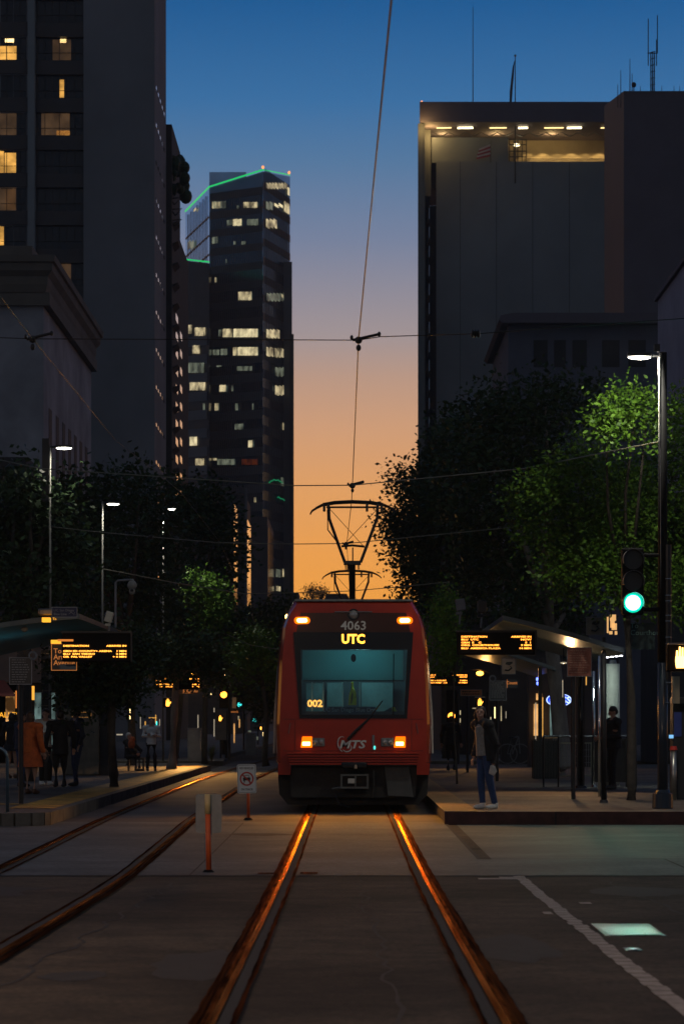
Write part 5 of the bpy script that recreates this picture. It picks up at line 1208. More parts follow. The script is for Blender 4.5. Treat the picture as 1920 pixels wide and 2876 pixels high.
# ------------------------------------------------------------------ signals, lamps and poles
def pole_lamp(name, px, D, ztop, lab, arm=1, zlit=None, head=True, rad=.07, power=200, base_z=PZ, box=False, hx=None, thick=True, kind='SPOT'):
    e_ = empty(name,(wx(px,D),D,base_z),lab,'street lamp','street lamps along the platforms')
    x = wx(px,D)
    if thick:
        MB().tube([(x,D,base_z),(x,D,wz(1520,D))],[rad*1.0,rad*.98],14).build('lower_pole','pole_paint',e_,smooth=True)
        MB().tube([(x,D,wz(1520,D)),(x,D,ztop)],[rad*.97,rad*.80],14).build('pole','steel_black',e_,smooth=True)  # upper pole blackened for the shade of the lamp head
    else: MB().tube([(x,D,base_z),(x,D,ztop)],[rad,rad*.75],10).build('pole','thin_pole',e_,smooth=True)
    if thick:
        b = MB(); b.cyl(x,D,base_z,base_z+.24,.165,.155,18); b.cyl(x,D,base_z+.24,base_z+.30,.13,.10,18); b.build('base','pole_paint',e_,bevel=.01)
    hx = hx if hx is not None else x+arm*.42
    MB().tube([(x,D,ztop-.05),(hx-arm*.1,D,ztop-.05)],.025,8).build('arm','steel_dark',e_)
    h = MB().box(hx-.22,hx+.16,D-.09,D+.09,ztop-.07,ztop-.01).build('lamp_head','steel_dark',e_,bevel=.01)
    MB().ell((hx-.03,D-.02,ztop-.085),(.175,.085,.028),16,8).build('led_panel','led_white',h)
    lamp(kind,(hx-.03,D,ztop-.16),power,(1,.94,.78),'street_light',size=.12,aim=(hx-.03,D+.001,0),spot=168 if ztop < 9 else 115,blend=.35)
    return e_
D = 44.6
e_ = pole_lamp('street_lamp',1519,D,wz(808,D),'tall dark street lamp pole on the right with a glaring white head',arm=-1,power=370,rad=.082,hx=wx(1470,D),kind='POINT')
MB().tube([(wx(1511,D),D-.06,wz(820,D)),(wx(1511.5,D),D-.06,wz(1012,D))],.022,8).build('pole_highlight','lit_edge',e_)  # pale tube for the lamplit highlight along the pole's edge
MB().tube([(wx(1513,D),D-.06,wz(1012,D)),(wx(1514,D),D-.06,wz(1400,D))],.006,6).build('wire_conduit','steel_grey',e_)
B(wx(1499,D),wx(1512,D),D-.06,D+.06,wz(806,D),wz(790,D)).build('pole_cap','steel_dark',e_)
bd = MB()
for y_ in (1328,1366,1379,1412,1425,1462,1477,1498,1522,1533,1566,1612): bd.cyl(wx(1530,D),D-.02,wz(y_,D)-.006,wz(y_,D)+.006,.064,n=14)
MB().tube([(wx(1530,D),D-.02,wz(1560,D)),(wx(1530,D),D-.02,wz(1250,D))],.06,12).build('signal_post','steel_dark',e_)
bd.build('strap','steel_strap',e_)
for (px,D_,zt,lab,hx) in [(115,65,wz(1020,65),'nearest thin left lamp post with a bright white head and a dark box',wx(150,65)),(235,82,wz(1150,82),'second thin left lamp post, with a smaller white head',wx(262,82)),(374,101,wz(1163,101),'farthest small lamp head on the left, in front of the dark slab building',wx(396,101))]:
    e2 = pole_lamp('street_lamp',px,D_,zt,lab,thick=False,rad=.032,power={65:50,82:70,101:420}[D_],hx=hx)
    if D_ == 65: B(wx(97,D_),wx(113,D_),D_-.05,D_+.1,wz(1150,D_),wz(1006,D_)).build('dark_box','steel_dark',e2)
    if D_ == 101: pass
# traffic signal
D = 44.4; X0 = wx(1451,D); Zg = wz(1383,D)
ts = empty('traffic_light',(X0,D,Zg),'traffic light glowing brilliant green on the right hand lamp pole','traffic light')
B(X0-.17,X0+.17,D,D+.18,Zg-.19,Zg+.86).build('housing','steel_black',ts,bevel=.03)
for i,(zz,m) in enumerate(((Zg,'signal_green'),(Zg+.335,'dead_lens'),(Zg+.67,'dead_lens'))):
    MB().disc(X0,D-.005,zz,.148 if i else .118,.012,28).build('lens',m,ts)
    if i == 0: MB().ring(X0,D-.006,zz,.118,.153,.010).build('lens_glow_ring','signal_glow_ring',ts)  # teal outer ring glows for the halo around the hot lens
    v = MB(); n = 18
    for k in range(n):
        a0 = math.pi*(-.12+1.24*k/n); a1 = math.pi*(-.12+1.24*(k+1)/n)
        def pt(a,y,r): return (X0+r*math.cos(a),y,zz+r*math.sin(a))
        L0 = .16
        v.add([pt(a0,D,.16),pt(a1,D,.16),pt(a1,D-L0,.158),pt(a0,D-L0,.158),pt(a0,D,.168),pt(a1,D,.168),pt(a1,D-L0,.166),pt(a0,D-L0,.166)],[(0,1,2,3),(4,7,6,5),(3,2,6,7)])
    v.build('visor','visor',ts)
for z_ in (.75,-.1): MB().tube([(X0+.17,D+.1,Zg+z_),(wx(1512,D),D+.15,Zg+z_)],.03,8).build('bracket','steel_black',ts)
lamp('SPOT',(X0,D-.22,Zg),70,(.05,1,.65),'green_light',size=.14,aim=(X0-.6,D-18,0),spot=150,blend=.8)
def hand_mesh(cx, y, cz, h, m, parent, name='hand_symbol'):
    g = MB(); u = h/2
    g.prism([(cx-.42*u,cz-.9*u),(cx+.30*u,cz-.9*u),(cx+.42*u,cz-.45*u),(cx+.40*u,cz+.12*u),(cx-.46*u,cz+.12*u),(cx-.50*u,cz-.3*u)],y-.006,y)
    for (a0,b0,tp,w_) in ((-.44,-.26,.62,1),(-.20,-.02,.95,1),(.04,.20,.88,1),(.25,.40,.58,1)): g.prism([(cx+a0*u,cz+.10*u),(cx+b0*u,cz+.10*u),(cx+(b0-.01)*u,cz+tp*u),(cx+(a0+.03)*u,cz+tp*u)],y-.006,y)
    g.prism([(cx+.36*u,cz-.55*u),(cx+.82*u,cz+.10*u),(cx+.72*u,cz+.24*u),(cx+.36*u,cz-.10*u)],y-.0062,y)
    return g.build(name,m,parent)
def ped_signal(px,py,D,h,lab,m='hand',post=True,hood=True):
    cx,cz = wx(px,D),wz(py,D); e_ = empty('walk_signal',(cx,D,cz),lab,'walk signal','pedestrian walk signals')
    w_ = h*.95; B(cx-w_*.62,cx+w_*.62,D,D+.2,cz-w_*.62,cz+w_*.62).build('housing','steel_black',e_,bevel=.02)
    if hood: B(cx-w_*.62,cx+w_*.62,D-.16,D,cz+w_*.62-.01,cz+w_*.62+.015).build('hood','steel_grey',e_)
    hand_mesh(cx,D-.01,cz,h,m,e_)
    if post: MB().tube([(cx+w_*1.05,D+.1,.16),(cx+w_*1.05,D+.1,cz+.3)],.05,8).build('post','steel_dark',e_)
    return e_
e_ = ped_signal(1561,1509,44.2,.36,'walk signal with a big glowing orange hand at the right edge',m='hand_near',post=False)
D = 45; B(wx(1541,D),wx(1558,D),D,D+.1,wz(1614,D),wz(1552,D)).build('bracket_plate','machine_cream',e_)
B(wx(1543,D),wx(1568,D),D-.02,D+.25,wz(1541,D),wz(1536,D)).build('lower_lip','machine_cream',e_)
D = 44.2; lamp('POINT',(wx(1561,D),D-.3,wz(1509,D)),1.5,(1,.4,.06),'hand_light',size=.1)
ped_signal(1100,1611,88,.26,'small walk signal with an orange hand above the woman\'s head')
ped_signal(385,1612,96,.28,'walk signal with an orange hand near the pale lit trunk on the left')
ped_signal(505,1648,112,.24,'smallest walk signal with an orange hand, above the dark planter on the left')
def sig(px,py,D,m,lab,r=.13,lit=1):
    cx,cz = wx(px,D),wz(py,D); e_ = empty('traffic_light',(cx,D,cz),lab,'traffic light','distant traffic lights')
    B(cx-.17,cx+.17,D,D+.2,cz-.2-.335*lit,cz+.2+.335*(2-lit)).build('housing','steel_black',e_,bevel=.02); MB().disc(cx,D-.01,cz,r,.012,16).build('lens',m,e_)
    MB().tube([(cx+.22,D+.1,.1),(cx+.22,D+.1,cz+.8)],.05,8).build('post','steel_dark',e_)
sig(513,1594,112,'signal_amber','distant traffic light glowing orange left of the tram'); sig(1035,1643,95,'signal_amber','low traffic light glowing orange behind the person in black',lit=0,r=.12)
sig(549,1617,150,'signal_teal','distant traffic light glowing teal, upper one left of the tram',r=.12,lit=0); sig(584,1652,190,'signal_teal','tiny farthest traffic light glowing teal, lower one left of the tram',r=.13,lit=0)
for (px,py,D_,lab) in ((439,1548,90,'round orange lamp over the second left departure board'),(1100,1545,86,'round orange lamp over the second right departure board')):
    e_ = empty('platform_lamp',W(px,py,D_),lab,'lamp','orange platform lamps'); a = W(px,py,D_)
    MB().ell(tuple(a),(.11,.1,.07),12,8).build('bulb','signal_amber_lamp',e_); MB().tube([a+Vector((-.35,.1,.1)),a+Vector((0,.1,.12)),a+Vector((.3,.1,.02))],.02,6).build('bracket','steel_dark',e_)
    lamp('SPOT',a-Vector((0,.2,.12)),1300 if px < 800 else 170,(1,.50,.14),'platform_light',size=.1,aim=a+Vector((.3 if px<800 else .6,-4,-3)),spot=130,blend=.7)
# ------------------------------------------------------------------ departure boards and signs
def board(x0,x1,y0,y1,D,rows,size,lab,posts=()):
    e_ = empty('departure_board',(wx((x0+x1)/2,D),D,wz(y1,D)),lab,'departure board','led departure boards')
    B(wx(x0,D),wx(x1,D),D,D+.25,wz(y1,D),wz(y0,D)).build('case','steel_black',e_,bevel=.02)
    fr = MB(); fr.box(wx(x0,D)-.02,wx(x1,D)+.02,D-.03,D,wz(y0,D)-.02,wz(y0,D)+.015); fr.box(wx(x1,D)-.01,wx(x1,D)+.02,D-.03,D,wz(y1,D),wz(y0,D)-.02); fr.build('rim','steel_dark',e_)
    for (xl,al,py,s_) in rows: text(s_,size,'amber_text',e_,wx(xl,D),D-.012,wz(py,D),name='led_text',align=al,sx=1.75,bold=.0015,thick=.003)
    for px in posts: MB().tube([(wx(px,D),D+.1,PZ),(wx(px,D),D+.1,wz(y0,D))],.05,8).build('post','steel_dark',e_)
    return e_
board(142,301,1450,1518,50,[(145,'LEFT',1482,'DESTINATION'),(290,'RIGHT',1482,'ARRIVES IN'),(145,'LEFT',1494,'GRN SD COUNTY+ ARENA'),(290,'RIGHT',1494,'1 MIN'),(145,'LEFT',1500.5,'BLU  SAN YSIDRO'),(290,'RIGHT',1500.5,'2 MIN'),(145,'LEFT',1507,'OR  PAL VALLEY'),(290,'RIGHT',1507,'+ 6 MIN')],.040,
      'large near departure board on the left platform with rows of amber text')
board(352,463,1550,1582,84,[(358,'LEFT',1557.5,'GRN SDSU'),(457,'RIGHT',1557.5,'ARRIVES'),(358,'LEFT',1562.5,'BLU'),(457,'RIGHT',1562.5,'2'),(358,'LEFT',1570.5,'+  SD COUNTY'),(457,'RIGHT',1570.5,'4 MIN'),(366,'LEFT',1575.5,'PAL VALLEY'),(457,'RIGHT',1575.5,'9 MIN')],.046,'small far departure board on the left with an orange lamp above')
board(1048,1228,1448,1502,52,[(1057,'LEFT',1461,'DESTINATION'),(1218,'RIGHT',1461,'ARRIVES IN'),(1057,'LEFT',1467.5,'BLU  UTC'),(1218,'RIGHT',1467.5,'NOW'),(1057,'LEFT',1474.5,'GRN  E    C'),(1218,'RIGHT',1474.5,'5  1'),(1057,'LEFT',1480.5,'ORG  COURTHOUSE'),(1218,'RIGHT',1480.5,'9 MIN'),(1057,'LEFT',1487.5,'BLU  AMERICA PLAZA'),(1218,'RIGHT',1487.5,'14 MIN')],.042,'large near departure board right of the tram with five rows of amber text')
board(978,1076,1543,1573,86,[(984,'LEFT',1549,'DEST'),(1071,'RIGHT',1549,'ARRIVES IN'),(984,'LEFT',1553.5,'BLU'),(1071,'RIGHT',1553.5,'NOW'),(984,'LEFT',1561.5,'ORG COURT'),(1071,'RIGHT',1561.5,'9 MIN'),(984,'LEFT',1566.5,'BLU AMERICA'),(1071,'RIGHT',1566.5,'14 MIN')],.050,'small far departure board peeking out beside the tram on the right')
def framed(name,x0,x1,y0,y1,D,panel,frame,lab,cat='sign',post=None,group=None,fr=.012):
    e_ = empty(name,(wx((x0+x1)/2,D),D,wz(y1,D)),lab,cat,group)
    B(wx(x0,D),wx(x1,D),D,D+.03,wz(y1,D),wz(y0,D)).build('panel',panel,e_)
    if frame:
        g = MB(); a,b_,c,d = wx(x0,D),wx(x1,D),wz(y1,D),wz(y0,D)
        g.box(a-fr,b_+fr,D-.012,D-.002,d,d+fr); g.box(a-fr,b_+fr,D-.012,D-.002,c-fr,c); g.box(a-fr,a,D-.011,D-.002,c,d); g.box(b_,b_+fr,D-.011,D-.002,c,d); g.build('frame',frame,e_)
    if post: MB().tube([(wx(post,D),D+.08,PZ),(wx(post,D),D+.08,wz(y0,D))],.04,8).build('post','steel_dark',e_)
    return e_
def lines(e_, x0,x1,ys,D,m,h=.012,jit=.3):
    g = MB()
    for y_ in ys:
        x = wx(x0,D); xe = wx(x1,D)-random.random()*jit*(wx(x1,D)-wx(x0,D))
        while x < xe: w_ = random.uniform(.02,.07); g.box(x,min(x+w_,xe),D-.006,D-.002,wz(y_,D)-h/2,wz(y_,D)+h/2); x += w_+.014
    g.build('lettering',m,e_)
e_ = framed('line_sign',120,176,1394,1415,50,'navy','outline','dark sign reading UC San Diego Blue Line on the left canopy',group='line name signs'); text('UC San Diego',.062,'outline',e_,wx(123,50),49.985,wz(1400.5,50),align='LEFT',thick=.002); text('Blue Line',.062,'outline',e_,wx(123,50),49.985,wz(1409,50),align='LEFT',thick=.002,bold=.001)
MB().tube([(wx(158,50),49.98,wz(1409,50)),(wx(163,50),49.98,wz(1405,50)),(wx(168,50),49.98,wz(1408,50)),(wx(172,50),49.98,wz(1405,50)),(wx(169,50),49.98,wz(1411,50)),(wx(174,50),49.98,wz(1411,50))],.004,5).build('emblem','outline',e_)
e_ = framed('stop_sign_panel',119,175,1478,1537,50.5,'panel_dark','orange_sign','tall dark sign reading To Arr Avenue with an orange outline',group=None)
for s_,y_ in (('To',1494),('Arr',1508),('Avenue',1521)): text(s_,.125,'orange_sign',e_,wx(123,50.5),50.485,wz(y_,50.5),align='LEFT',thick=.002,bold=.002)
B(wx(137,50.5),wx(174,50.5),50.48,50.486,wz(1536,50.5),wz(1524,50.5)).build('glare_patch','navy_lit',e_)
B(wx(118,50.5),wx(139,50.5),50.4,50.6,wz(1477,50.5),wz(1468.5,50.5)).build('lit_block','yellow_lit',e_); B(wx(140,50.5),wx(175,50.5),49.9,49.96,wz(1473.5,50.5),wz(1469,50.5)).build('lit_bar','orange_lit',e_)
e_ = empty('platform_sign',W(105,1427,51),'amber lit box sign on top of the left canopy','sign'); B(wx(96,51),wx(114,51),51,51.2,wz(1427,51),wz(1416.5,51)).build('lit_box','yellow_lit',e_); text('To',.06,'yellow_lit',e_,wx(125,51),51,wz(1420,51))
B(wx(84,51),wx(120,51),51.22,51.5,wz(1411,51),wz(1395,51)).build('housing','kiosk',e_,bevel=.03)
e_ = framed('notice_panel',23,72,1510,1569,47,'panel_dark','outline','dark framed notice board full of pale text at the left edge',post=47,group='dark framed notice boards'); lines(e_,27,69,[1514+5.6*i for i in range(10)],47,'outline',.011)
MB().ring(wx(76,47),46.97,wz(1504,47),.045,.075,.02).build('round_emblem','grey_box',e_)
e_ = framed('notice_panel',1123,1160,1563,1606,66,'panel_dark','outline','dark framed notice board full of pale text above the woman',post=1140,group='dark framed notice boards'); lines(e_,1126,1157,[1567+4.6*i for i in range(8)],66,'outline',.014)
MB().ring(wx(1129,66),65.97,wz(1557,66),.05,.085,.02).build('round_emblem','grey_box',e_)
e_ = framed('wayfinding_sign',1163,1188,1559,1578,70,'panel_dark',None,'small dark sign reading Count in orange letters'); text('Count',.105,'orange_sign',e_,wx(1173,70),69.985,wz(1567,70),bold=.002)
B(wx(1162,70),wx(1163,70),69.98,70,wz(1578,70),wz(1559,70)).build('edge','orange_sign',e_)
e_ = framed('warning_sign',1056,1104,1583,1596,78,'orange_panel','outline','orange warning sign with two lines of dark text behind the woman\'s head',post=1072); lines(e_,1059,1101,[1587,1592.5],78,'sign_black',.03,.05)
def notice(x0,x1,y0,y1,D,lab,m='notice',post=None):
    e_ = framed('rules_sign',x0,x1,y0,y1,D,m,'grey_box',lab,post=post,group='square picture notices')
    cx,cz,u = wx((x0+x1)/2,D),wz((y0+y1)/2,D),(wz(y0,D)-wz(y1,D))/2
    MB().prism([(cx-.45*u,cz+.25*u),(cx+.1*u,cz+.1*u),(cx+.5*u,cz+.35*u),(cx+.5*u,cz+.6*u),(cx-.3*u,cz+.55*u)],D-.008,D-.002).tube([(cx-.5*u,D-.01,cz-.5*u),(cx,D-.01,cz-.55*u),(cx+.4*u,D-.01,cz-.2*u),(cx+.2*u,D-.01,cz+.0*u)],.02,6).build('symbol','sign_black',e_)
notice(1151,1181,1511,1546,62,'square tan picture notice hanging under the right canopy',post=None); notice(1345,1385,1417,1456,53,'larger square dim picture notice left of the green signal','notice_dim')
e_ = framed('red_panel_sign',1301,1355,1487,1551,50,'terracotta_panel','grey_box','square reddish brown notice with rows of text on the right platform',post=1315); lines(e_,1305,1351,[1493+5.5*i for i in range(10)],49.99,'notice_line',.010)
e_ = framed('wayfinding_sign',1441,1501,1430,1490,50,'teal_panel',None,'dark teal sign reading To Courthouse under the green signal'); text('To',.13,'teal_text',e_,wx(1444,50),49.985,wz(1436,50),align='LEFT'); text('Courthous',.13,'teal_text',e_,wx(1444,50),49.985,wz(1452,50),align='LEFT'); B(wx(1439,50),wx(1441,50),49.97,50,wz(1484,50),wz(1420,50)).build('edge','teal_text',e_)
e_ = empty('backlit_banner',W(1402,1450,64),'amber backlit banner seen through leaves beside the canopy','sign'); g = MB()
for (a,b_,c,d) in ((1392,1395,1415,1452),(1399,1412,1410,1424),(1400,1409,1424,1440),(1403,1414,1430,1445),(1397,1404,1448,1455),(1410,1415,1448,1456)): g.box(wx(a,64),wx(b_,64),64,64.1,wz(d,64),wz(c,64))
g.build('banner','banner_lit',e_)
# ------- no vehicles sign and its twin seen from behind
D = 44.7; gx = wx(569,D); gzz = gz(D)
ns = empty('track_sign',(gx,D,gzz),'white NO VEHICLES ON TRACK sign with a red crossed circle on an orange post','sign','small track signs on orange posts')
def rrect(cx,cz,w_,h_,r,n=5,rot=0.):
    pts = []
    for (sx,sz,a0) in ((1,1,0),(-1,1,90),(-1,-1,180),(1,-1,270)):
        for k in range(n+1):
            a = math.radians(a0+90*k/n); pts.append((sx*(w_/2-r)+r*math.cos(a), sz*(h_/2-r)+r*math.sin(a)))
    return [(cx+x*math.cos(rot)-z*math.sin(rot),cz+x*math.sin(rot)+z*math.cos(rot)) for x,z in pts]
cx,cz = wx(565.7,D),wz(1787,D); rt = R_(1.5)
pl = MB().prism(rrect(cx,cz,.300,.455,.03,rot=rt),D-.004,D).build('plate','sign_white',ns)
o1 = rrect(cx,cz,.276,.431,.025,rot=rt); o2 = rrect(cx,cz,.266,.421,.022,rot=rt); g = MB(); n = len(o1)
for k in range(n): j = (k+1)%n; g.prism([o1[k],o1[j],o2[j],o2[k]],D-.006,D-.0045)
g.build('border','sign_black',pl)
def tc_(dx,dz): return (cx+dx*math.cos(rt)-dz*math.sin(rt), cz+dx*math.sin(rt)+dz*math.cos(rt))
a = tc_(0,.165); text('NO VEHICLES',.046,'sign_black',pl,a[0],D-.006,a[1],sx=.78,bold=.0006,thick=.001); a = tc_(0,-.168); text('ON TRACK',.046,'sign_black',pl,a[0],D-.006,a[1],sx=.80,bold=.0006,thick=.001)
car = MB(); c0 = tc_(0,.0)
Q = lambda x,z: tc_(x,z)
car.prism([Q(-.055,-.025),Q(.055,-.025),Q(.058,.015),Q(.045,.022),Q(-.045,.022),Q(-.058,.015)],D-.0065,D-.005); car.prism([Q(-.045,.022),Q(-.038,.022),Q(-.028,.055),Q(-.034,.055)],D-.0065,D-.005); car.prism([Q(.045,.022),Q(.038,.022),Q(.028,.055),Q(.034,.055)],D-.0065,D-.005); car.prism([Q(-.034,.049),Q(.034,.049),Q(.034,.056),Q(-.034,.056)],D-.0066,D-.005)
car.prism([Q(-.052,-.04),Q(-.034,-.04),Q(-.034,-.025),Q(-.052,-.025)],D-.0065,D-.005); car.prism([Q(.052,-.04),Q(.034,-.04),Q(.034,-.025),Q(.052,-.025)],D-.0065,D-.005)
car.prism([Q(-.03,-.03),Q(-.022,-.03),Q(-.045,-.075),Q(-.055,-.075)],D-.0064,D-.005); car.prism([Q(.03,-.03),Q(.022,-.03),Q(.045,-.075),Q(.055,-.075)],D-.0064,D-.005)
car.build('car_symbol','sign_black',pl)
pr = MB().ring(c0[0],D-.007,c0[1],.088,.110,.002); sl = [(-.072,.058),(-.058,.072),(.072,-.058),(.058,-.072)]; pr.prism([Q(*sl[0]),Q(*sl[3]),Q(*sl[2]),Q(*sl[1])],D-.0092,D-.0075); pr.build('prohibition_ring','sign_red',pl)
MB().tube([(gx+.004,D+.02,gzz),(gx-.006,D+.02,wz(1770,D))],.024,12).build('post','post_orange',ns,smooth=True)
MB().cyl(gx,D+.02,gzz-.01,gzz+.035,.085,.05,14).build('base','steel_black',ns)
D = 29.5; gx = wx(478,D); gzz = gz(D)
ns = empty('track_sign',(gx,D,gzz),'grey back of a small track sign on an orange post, nearest the camera','sign','small track signs on orange posts')
pl = MB().prism(rrect(wx(478.5,D),wz(1867,D),.268,.405,.03),D,D+.004).build('plate','sign_grey',ns)
MB().tube([(gx+.005,D-.02,gzz),(gx-.005,D-.02,wz(1868,D))],.0275,12).build('post','post_orange',ns,smooth=True)
MB().tube([(gx-.005,D-.02,wz(1868,D)),(gx-.008,D-.02,wz(1822,D))],.031,12).build('sleeve','post_yellow',ns,smooth=True)
MB().cyl(gx,D-.02,gzz-.01,gzz+.02,.07,.04,14).build('base','steel_black',ns)
lb = MB(); lb.box(wx(598,43.6),wx(608,43.6),43.5,43.6,0,0); 
# ------------------------------------------------------------------ shelters
def shelter(x_tip,z_tip,x_out,z_out,y0,y1,posts,lab,spots=None,curve=.12):
    e_ = empty('platform_shelter',((x_tip+x_out)/2,y0,PZ),lab,'platform shelter','platform canopies')
    n = 10; top = MB(); und = MB(); prof = []
    for i in range(n+1):
        t_ = i/n; prof.append((x_tip+(x_out-x_tip)*t_, z_tip+(z_out-z_tip)*t_+curve*4*t_*(1-t_)))
    vs = []; 
    for (x,z) in prof: vs += [(x,y0,z),(x,y1,z),(x,y0,z+.09),(x,y1,z+.09)]
    for i in range(n):
        a = 4*i; b_ = 4*(i+1)
        top.add([vs[k] for k in (a+2,a+3,b_+2,b_+3,a,b_)],[(0,2,3,1),(4,5,2,0)])
        und.add([(vs[k][0],vs[k][1],vs[k][2]-.002) for k in (a,a+1,b_+1,b_)],[(0,1,2,3)])
    top.add([vs[2],vs[3],vs[1],vs[0]],[(0,1,2,3)]); k = 4*n; top.add([vs[k+2],vs[k],vs[k+1],vs[k+3]],[(0,1,2,3)])
    top.build('roof','canopy',e_); und.build('soffit','canopy_under',e_)
    for (px,yy,w_) in posts:
        x = wx(px,yy); B(x-w_,x+w_,yy-.06,yy+.06,PZ,z_tip*.45+z_out*.55+.05).build('post','steel_dark',e_)
    rb = MB(); 
    for k in range(5): yy = y0+.3+(y1-y0-.6)*k/4; rb.box(min(x_tip,x_out),max(x_tip,x_out),yy-.04,yy+.04,min(z_tip,z_out)-.02,min(z_tip,z_out)+.04)
    return e_
sh1 = shelter(wx(186,52),wz(1421,52),wx(-150,52),wz(1472,52),51.6,62,[(47,67,.078),(106,67,.11)],'left platform shelter with a sloping grey roof and teal lit underside',curve=.05)
B(wx(59,52),wx(60,52)+.03,53,53.1,wz(1606,53),wz(1574,53)).build('lit_strip','warm_post',sh1); B(wx(37,53),wx(38.5,53),52.9,53.0,wz(1625,53),wz(1585,53)).build('lit_edge','orange_lit',sh1)
rg = MB()
for k in range(10):
    for (px) in (47,106): rg.box(wx(px,67)-.11,wx(px,67)+.11,66.92,66.935,wz(1500+17*k,67)-.005,wz(1500+17*k,67)+.005)
rg.build('post_strap','kiosk',sh1)
MB().ell((wx(56,52),52,wz(1444,52)),(.065,.065,.05),12,8).build('roof_dome','beige_box',sh1)
lamp('AREA',(wx(-60,54),55,wz(1600,54)),2.2,(.25,.85,1),'shelter_glow',size=.8,aim=(wx(-60,54),55,9))
sh2 = shelter(wx(1150,52),wz(1425,52),wx(1426,52),wz(1500,52),51.6,60,[(1331,59,.075),(1384,52.6,.03)],'near right platform shelter with a row of white lights at its tip',curve=.03)
for i in range(4): MB().ell((wx(1391+10.5*i,51.5),51.4,wz(1508.5-i*1.2,51.5)),(.032,.03,.011),10,6).build('tip_light','led_cool',sh2)
lamp('SPOT',(wx(1403,53),59.6,wz(1516,60)),140,(.85,1,.90),'column_fill',size=.15,aim=(wx(1405,61),61.6,0),spot=130)  # added spot placed off the tip lights to brighten the white column
sh3 = shelter(wx(1080,74),wz(1483,74),wx(1271,74),wz(1540,74),73.5,82,[(1238,75,.05)],'right far platform shelter with a small teal underside',curve=.03)
# ------------------------------------------------------------------ posts, rails and machines on the right
def post(name,px,D,ytop,r,lab,m='steel_dark',cat='post',z0=PZ,strip=None):
    e_ = empty(name,(wx(px,D),D,z0),lab,cat,'dark posts on the right platform'); MB().tube([(wx(px,D),D,z0),(wx(px,D),D,wz(ytop,D))],r,14).build('shaft',m,e_,smooth=True)
    MB().cyl(wx(px,D),D,z0,z0+.05,r*1.8,r*1.4,14).build('foot',m,e_)
    return e_
e_ = post('canopy_post',1384,48,1500,.045,'slim black post with a shiny chrome strip streaked with orange reflections'); MB().tube([(wx(1373,48),47.93,PZ+.1),(wx(1373,48),47.93,wz(1505,48))],.024,12).build('chrome_strip','chrome',e_,smooth=True)
post('canopy_post',1331,59,1497,.072,'thick black post standing in front of the railing',m='steel_gloss')
post('canopy_post',1315,51,1551,.025,'thin grey post under the reddish brown notice',m='steel_grey'); post('canopy_post',1361,60,1540,.028,'thin post glinting orange left of the chrome strip',m='chrome')
D = 60; rl = empty('railing',(wx(1340,D),D,PZ),'black pedestrian railing with a pale wire grid panel','railing')
MB().tube([W(1244,1689.5,D),W(1437,1689.5,D)],.022,8).build('top_rail','steel_grey',rl)
for px in (1246,1280,1358,1400,1436): MB().tube([(wx(px,D),D,PZ),(wx(px,D),D,1.24)],.02,8).build('post','steel_dark',rl)
g = MB(); x0,x1,z0,z1 = wx(1287,D),wx(1354,D),wz(1779,D),wz(1706,D)
for i in range(14): x = x0+(x1-x0)*i/13; g.box(x-.004,x+.004,D-.034,D-.026,z0,z1)
for i in range(6): z = z0+(z1-z0)*i/5; g.box(x0,x1,D-.025,D-.017,z-.004,z+.004)
g.build('wire_grid','steel_grey',rl)
g = MB(); g.box(x0-.02,x1+.02,D-.05,D-.036,z1,z1+.025); g.box(x0-.02,x1+.02,D-.05,D-.036,z0-.02,z0); g.box(x1,x1+.02,D-.05,D-.036,z0,z1); g.build('grid_frame','pale_wire',rl)
B(wx(1360,D),wx(1436,D),D+.05,D+.09,PZ+.1,1.2).build('dark_panel','steel_dark',rl)
D = 61.5; wc = empty('white_column',(wx(1405,D),D,PZ),'stout whitish round column lit at its top, right of the chrome strip','column')
MB().tube([(wx(1405,D),D,PZ),(wx(1405,D),D,wz(1523,D))],.150,22).build('shaft','white_col',wc,smooth=True); MB().cyl(wx(1405,D),D,wz(1523,D),wz(1514,D),.09,.06,14).build('cap','steel_grey',wc)
D = 69; bn = empty('bin_enclosure',(wx(1250,D),D,PZ),'dark slatted bin enclosure with a pale top rail below the blue sign','bin')
g = MB()
for i in range(16): x = wx(1224+54*i/15,D); g.box(x-.012,x+.012,D,D+.04,PZ,wz(1696,D))
g.build('slats','steel_dark',bn); B(wx(1224,D),wx(1278,D),D+.05,D+.8,PZ,wz(1700,D)).build('box','steel_black',bn); B(wx(1243,D),wx(1280,D),D-.03,D+.1,wz(1694,D),wz(1690,D)).build('top_rail','orange_steel',bn)
# blue shop sign
D = 84; bs = empty('blue_sign',(wx(1268,D),D,wz(1606,D)),'glowing blue oval sign with white letters RO, cut off by a tree trunk','shop sign')
MB().disc(wx(1281,D),D,wz(1606,D),.190,.04,30,rx=.375).build('oval','neon_blue',bs); MB().ring(wx(1281,D),D-.045,wz(1606,D),.175,.192,.006,sx=1.95).build('oval_rim','neon_white',bs)
text('ROSS',.27,'neon_white',bs,wx(1259,D),D-.05,wz(1607,D),align='LEFT',bold=.008); B(wx(1268,D),wx(1284,D),D,D+.1,wz(1592,D),wz(1572,D)).build('blue_bar','neon_blue',bs); B(wx(1264,D),wx(1284,D),D-.02,D+.12,wz(1573.5,D),wz(1571,D)).build('bar_light','neon_blue_hot',bs)
g = MB()
for i in range(9): a = W(1235+random.uniform(-4,4),1563+random.uniform(-9,8),80); g.ell(tuple(a),(.03,.03,.05),6,5)
tag(g.build('blue_lights','neon_blue_hot',origin=tuple(W(1235,1563,80))),'few blue sparks of light beside the far right canopy','lights')
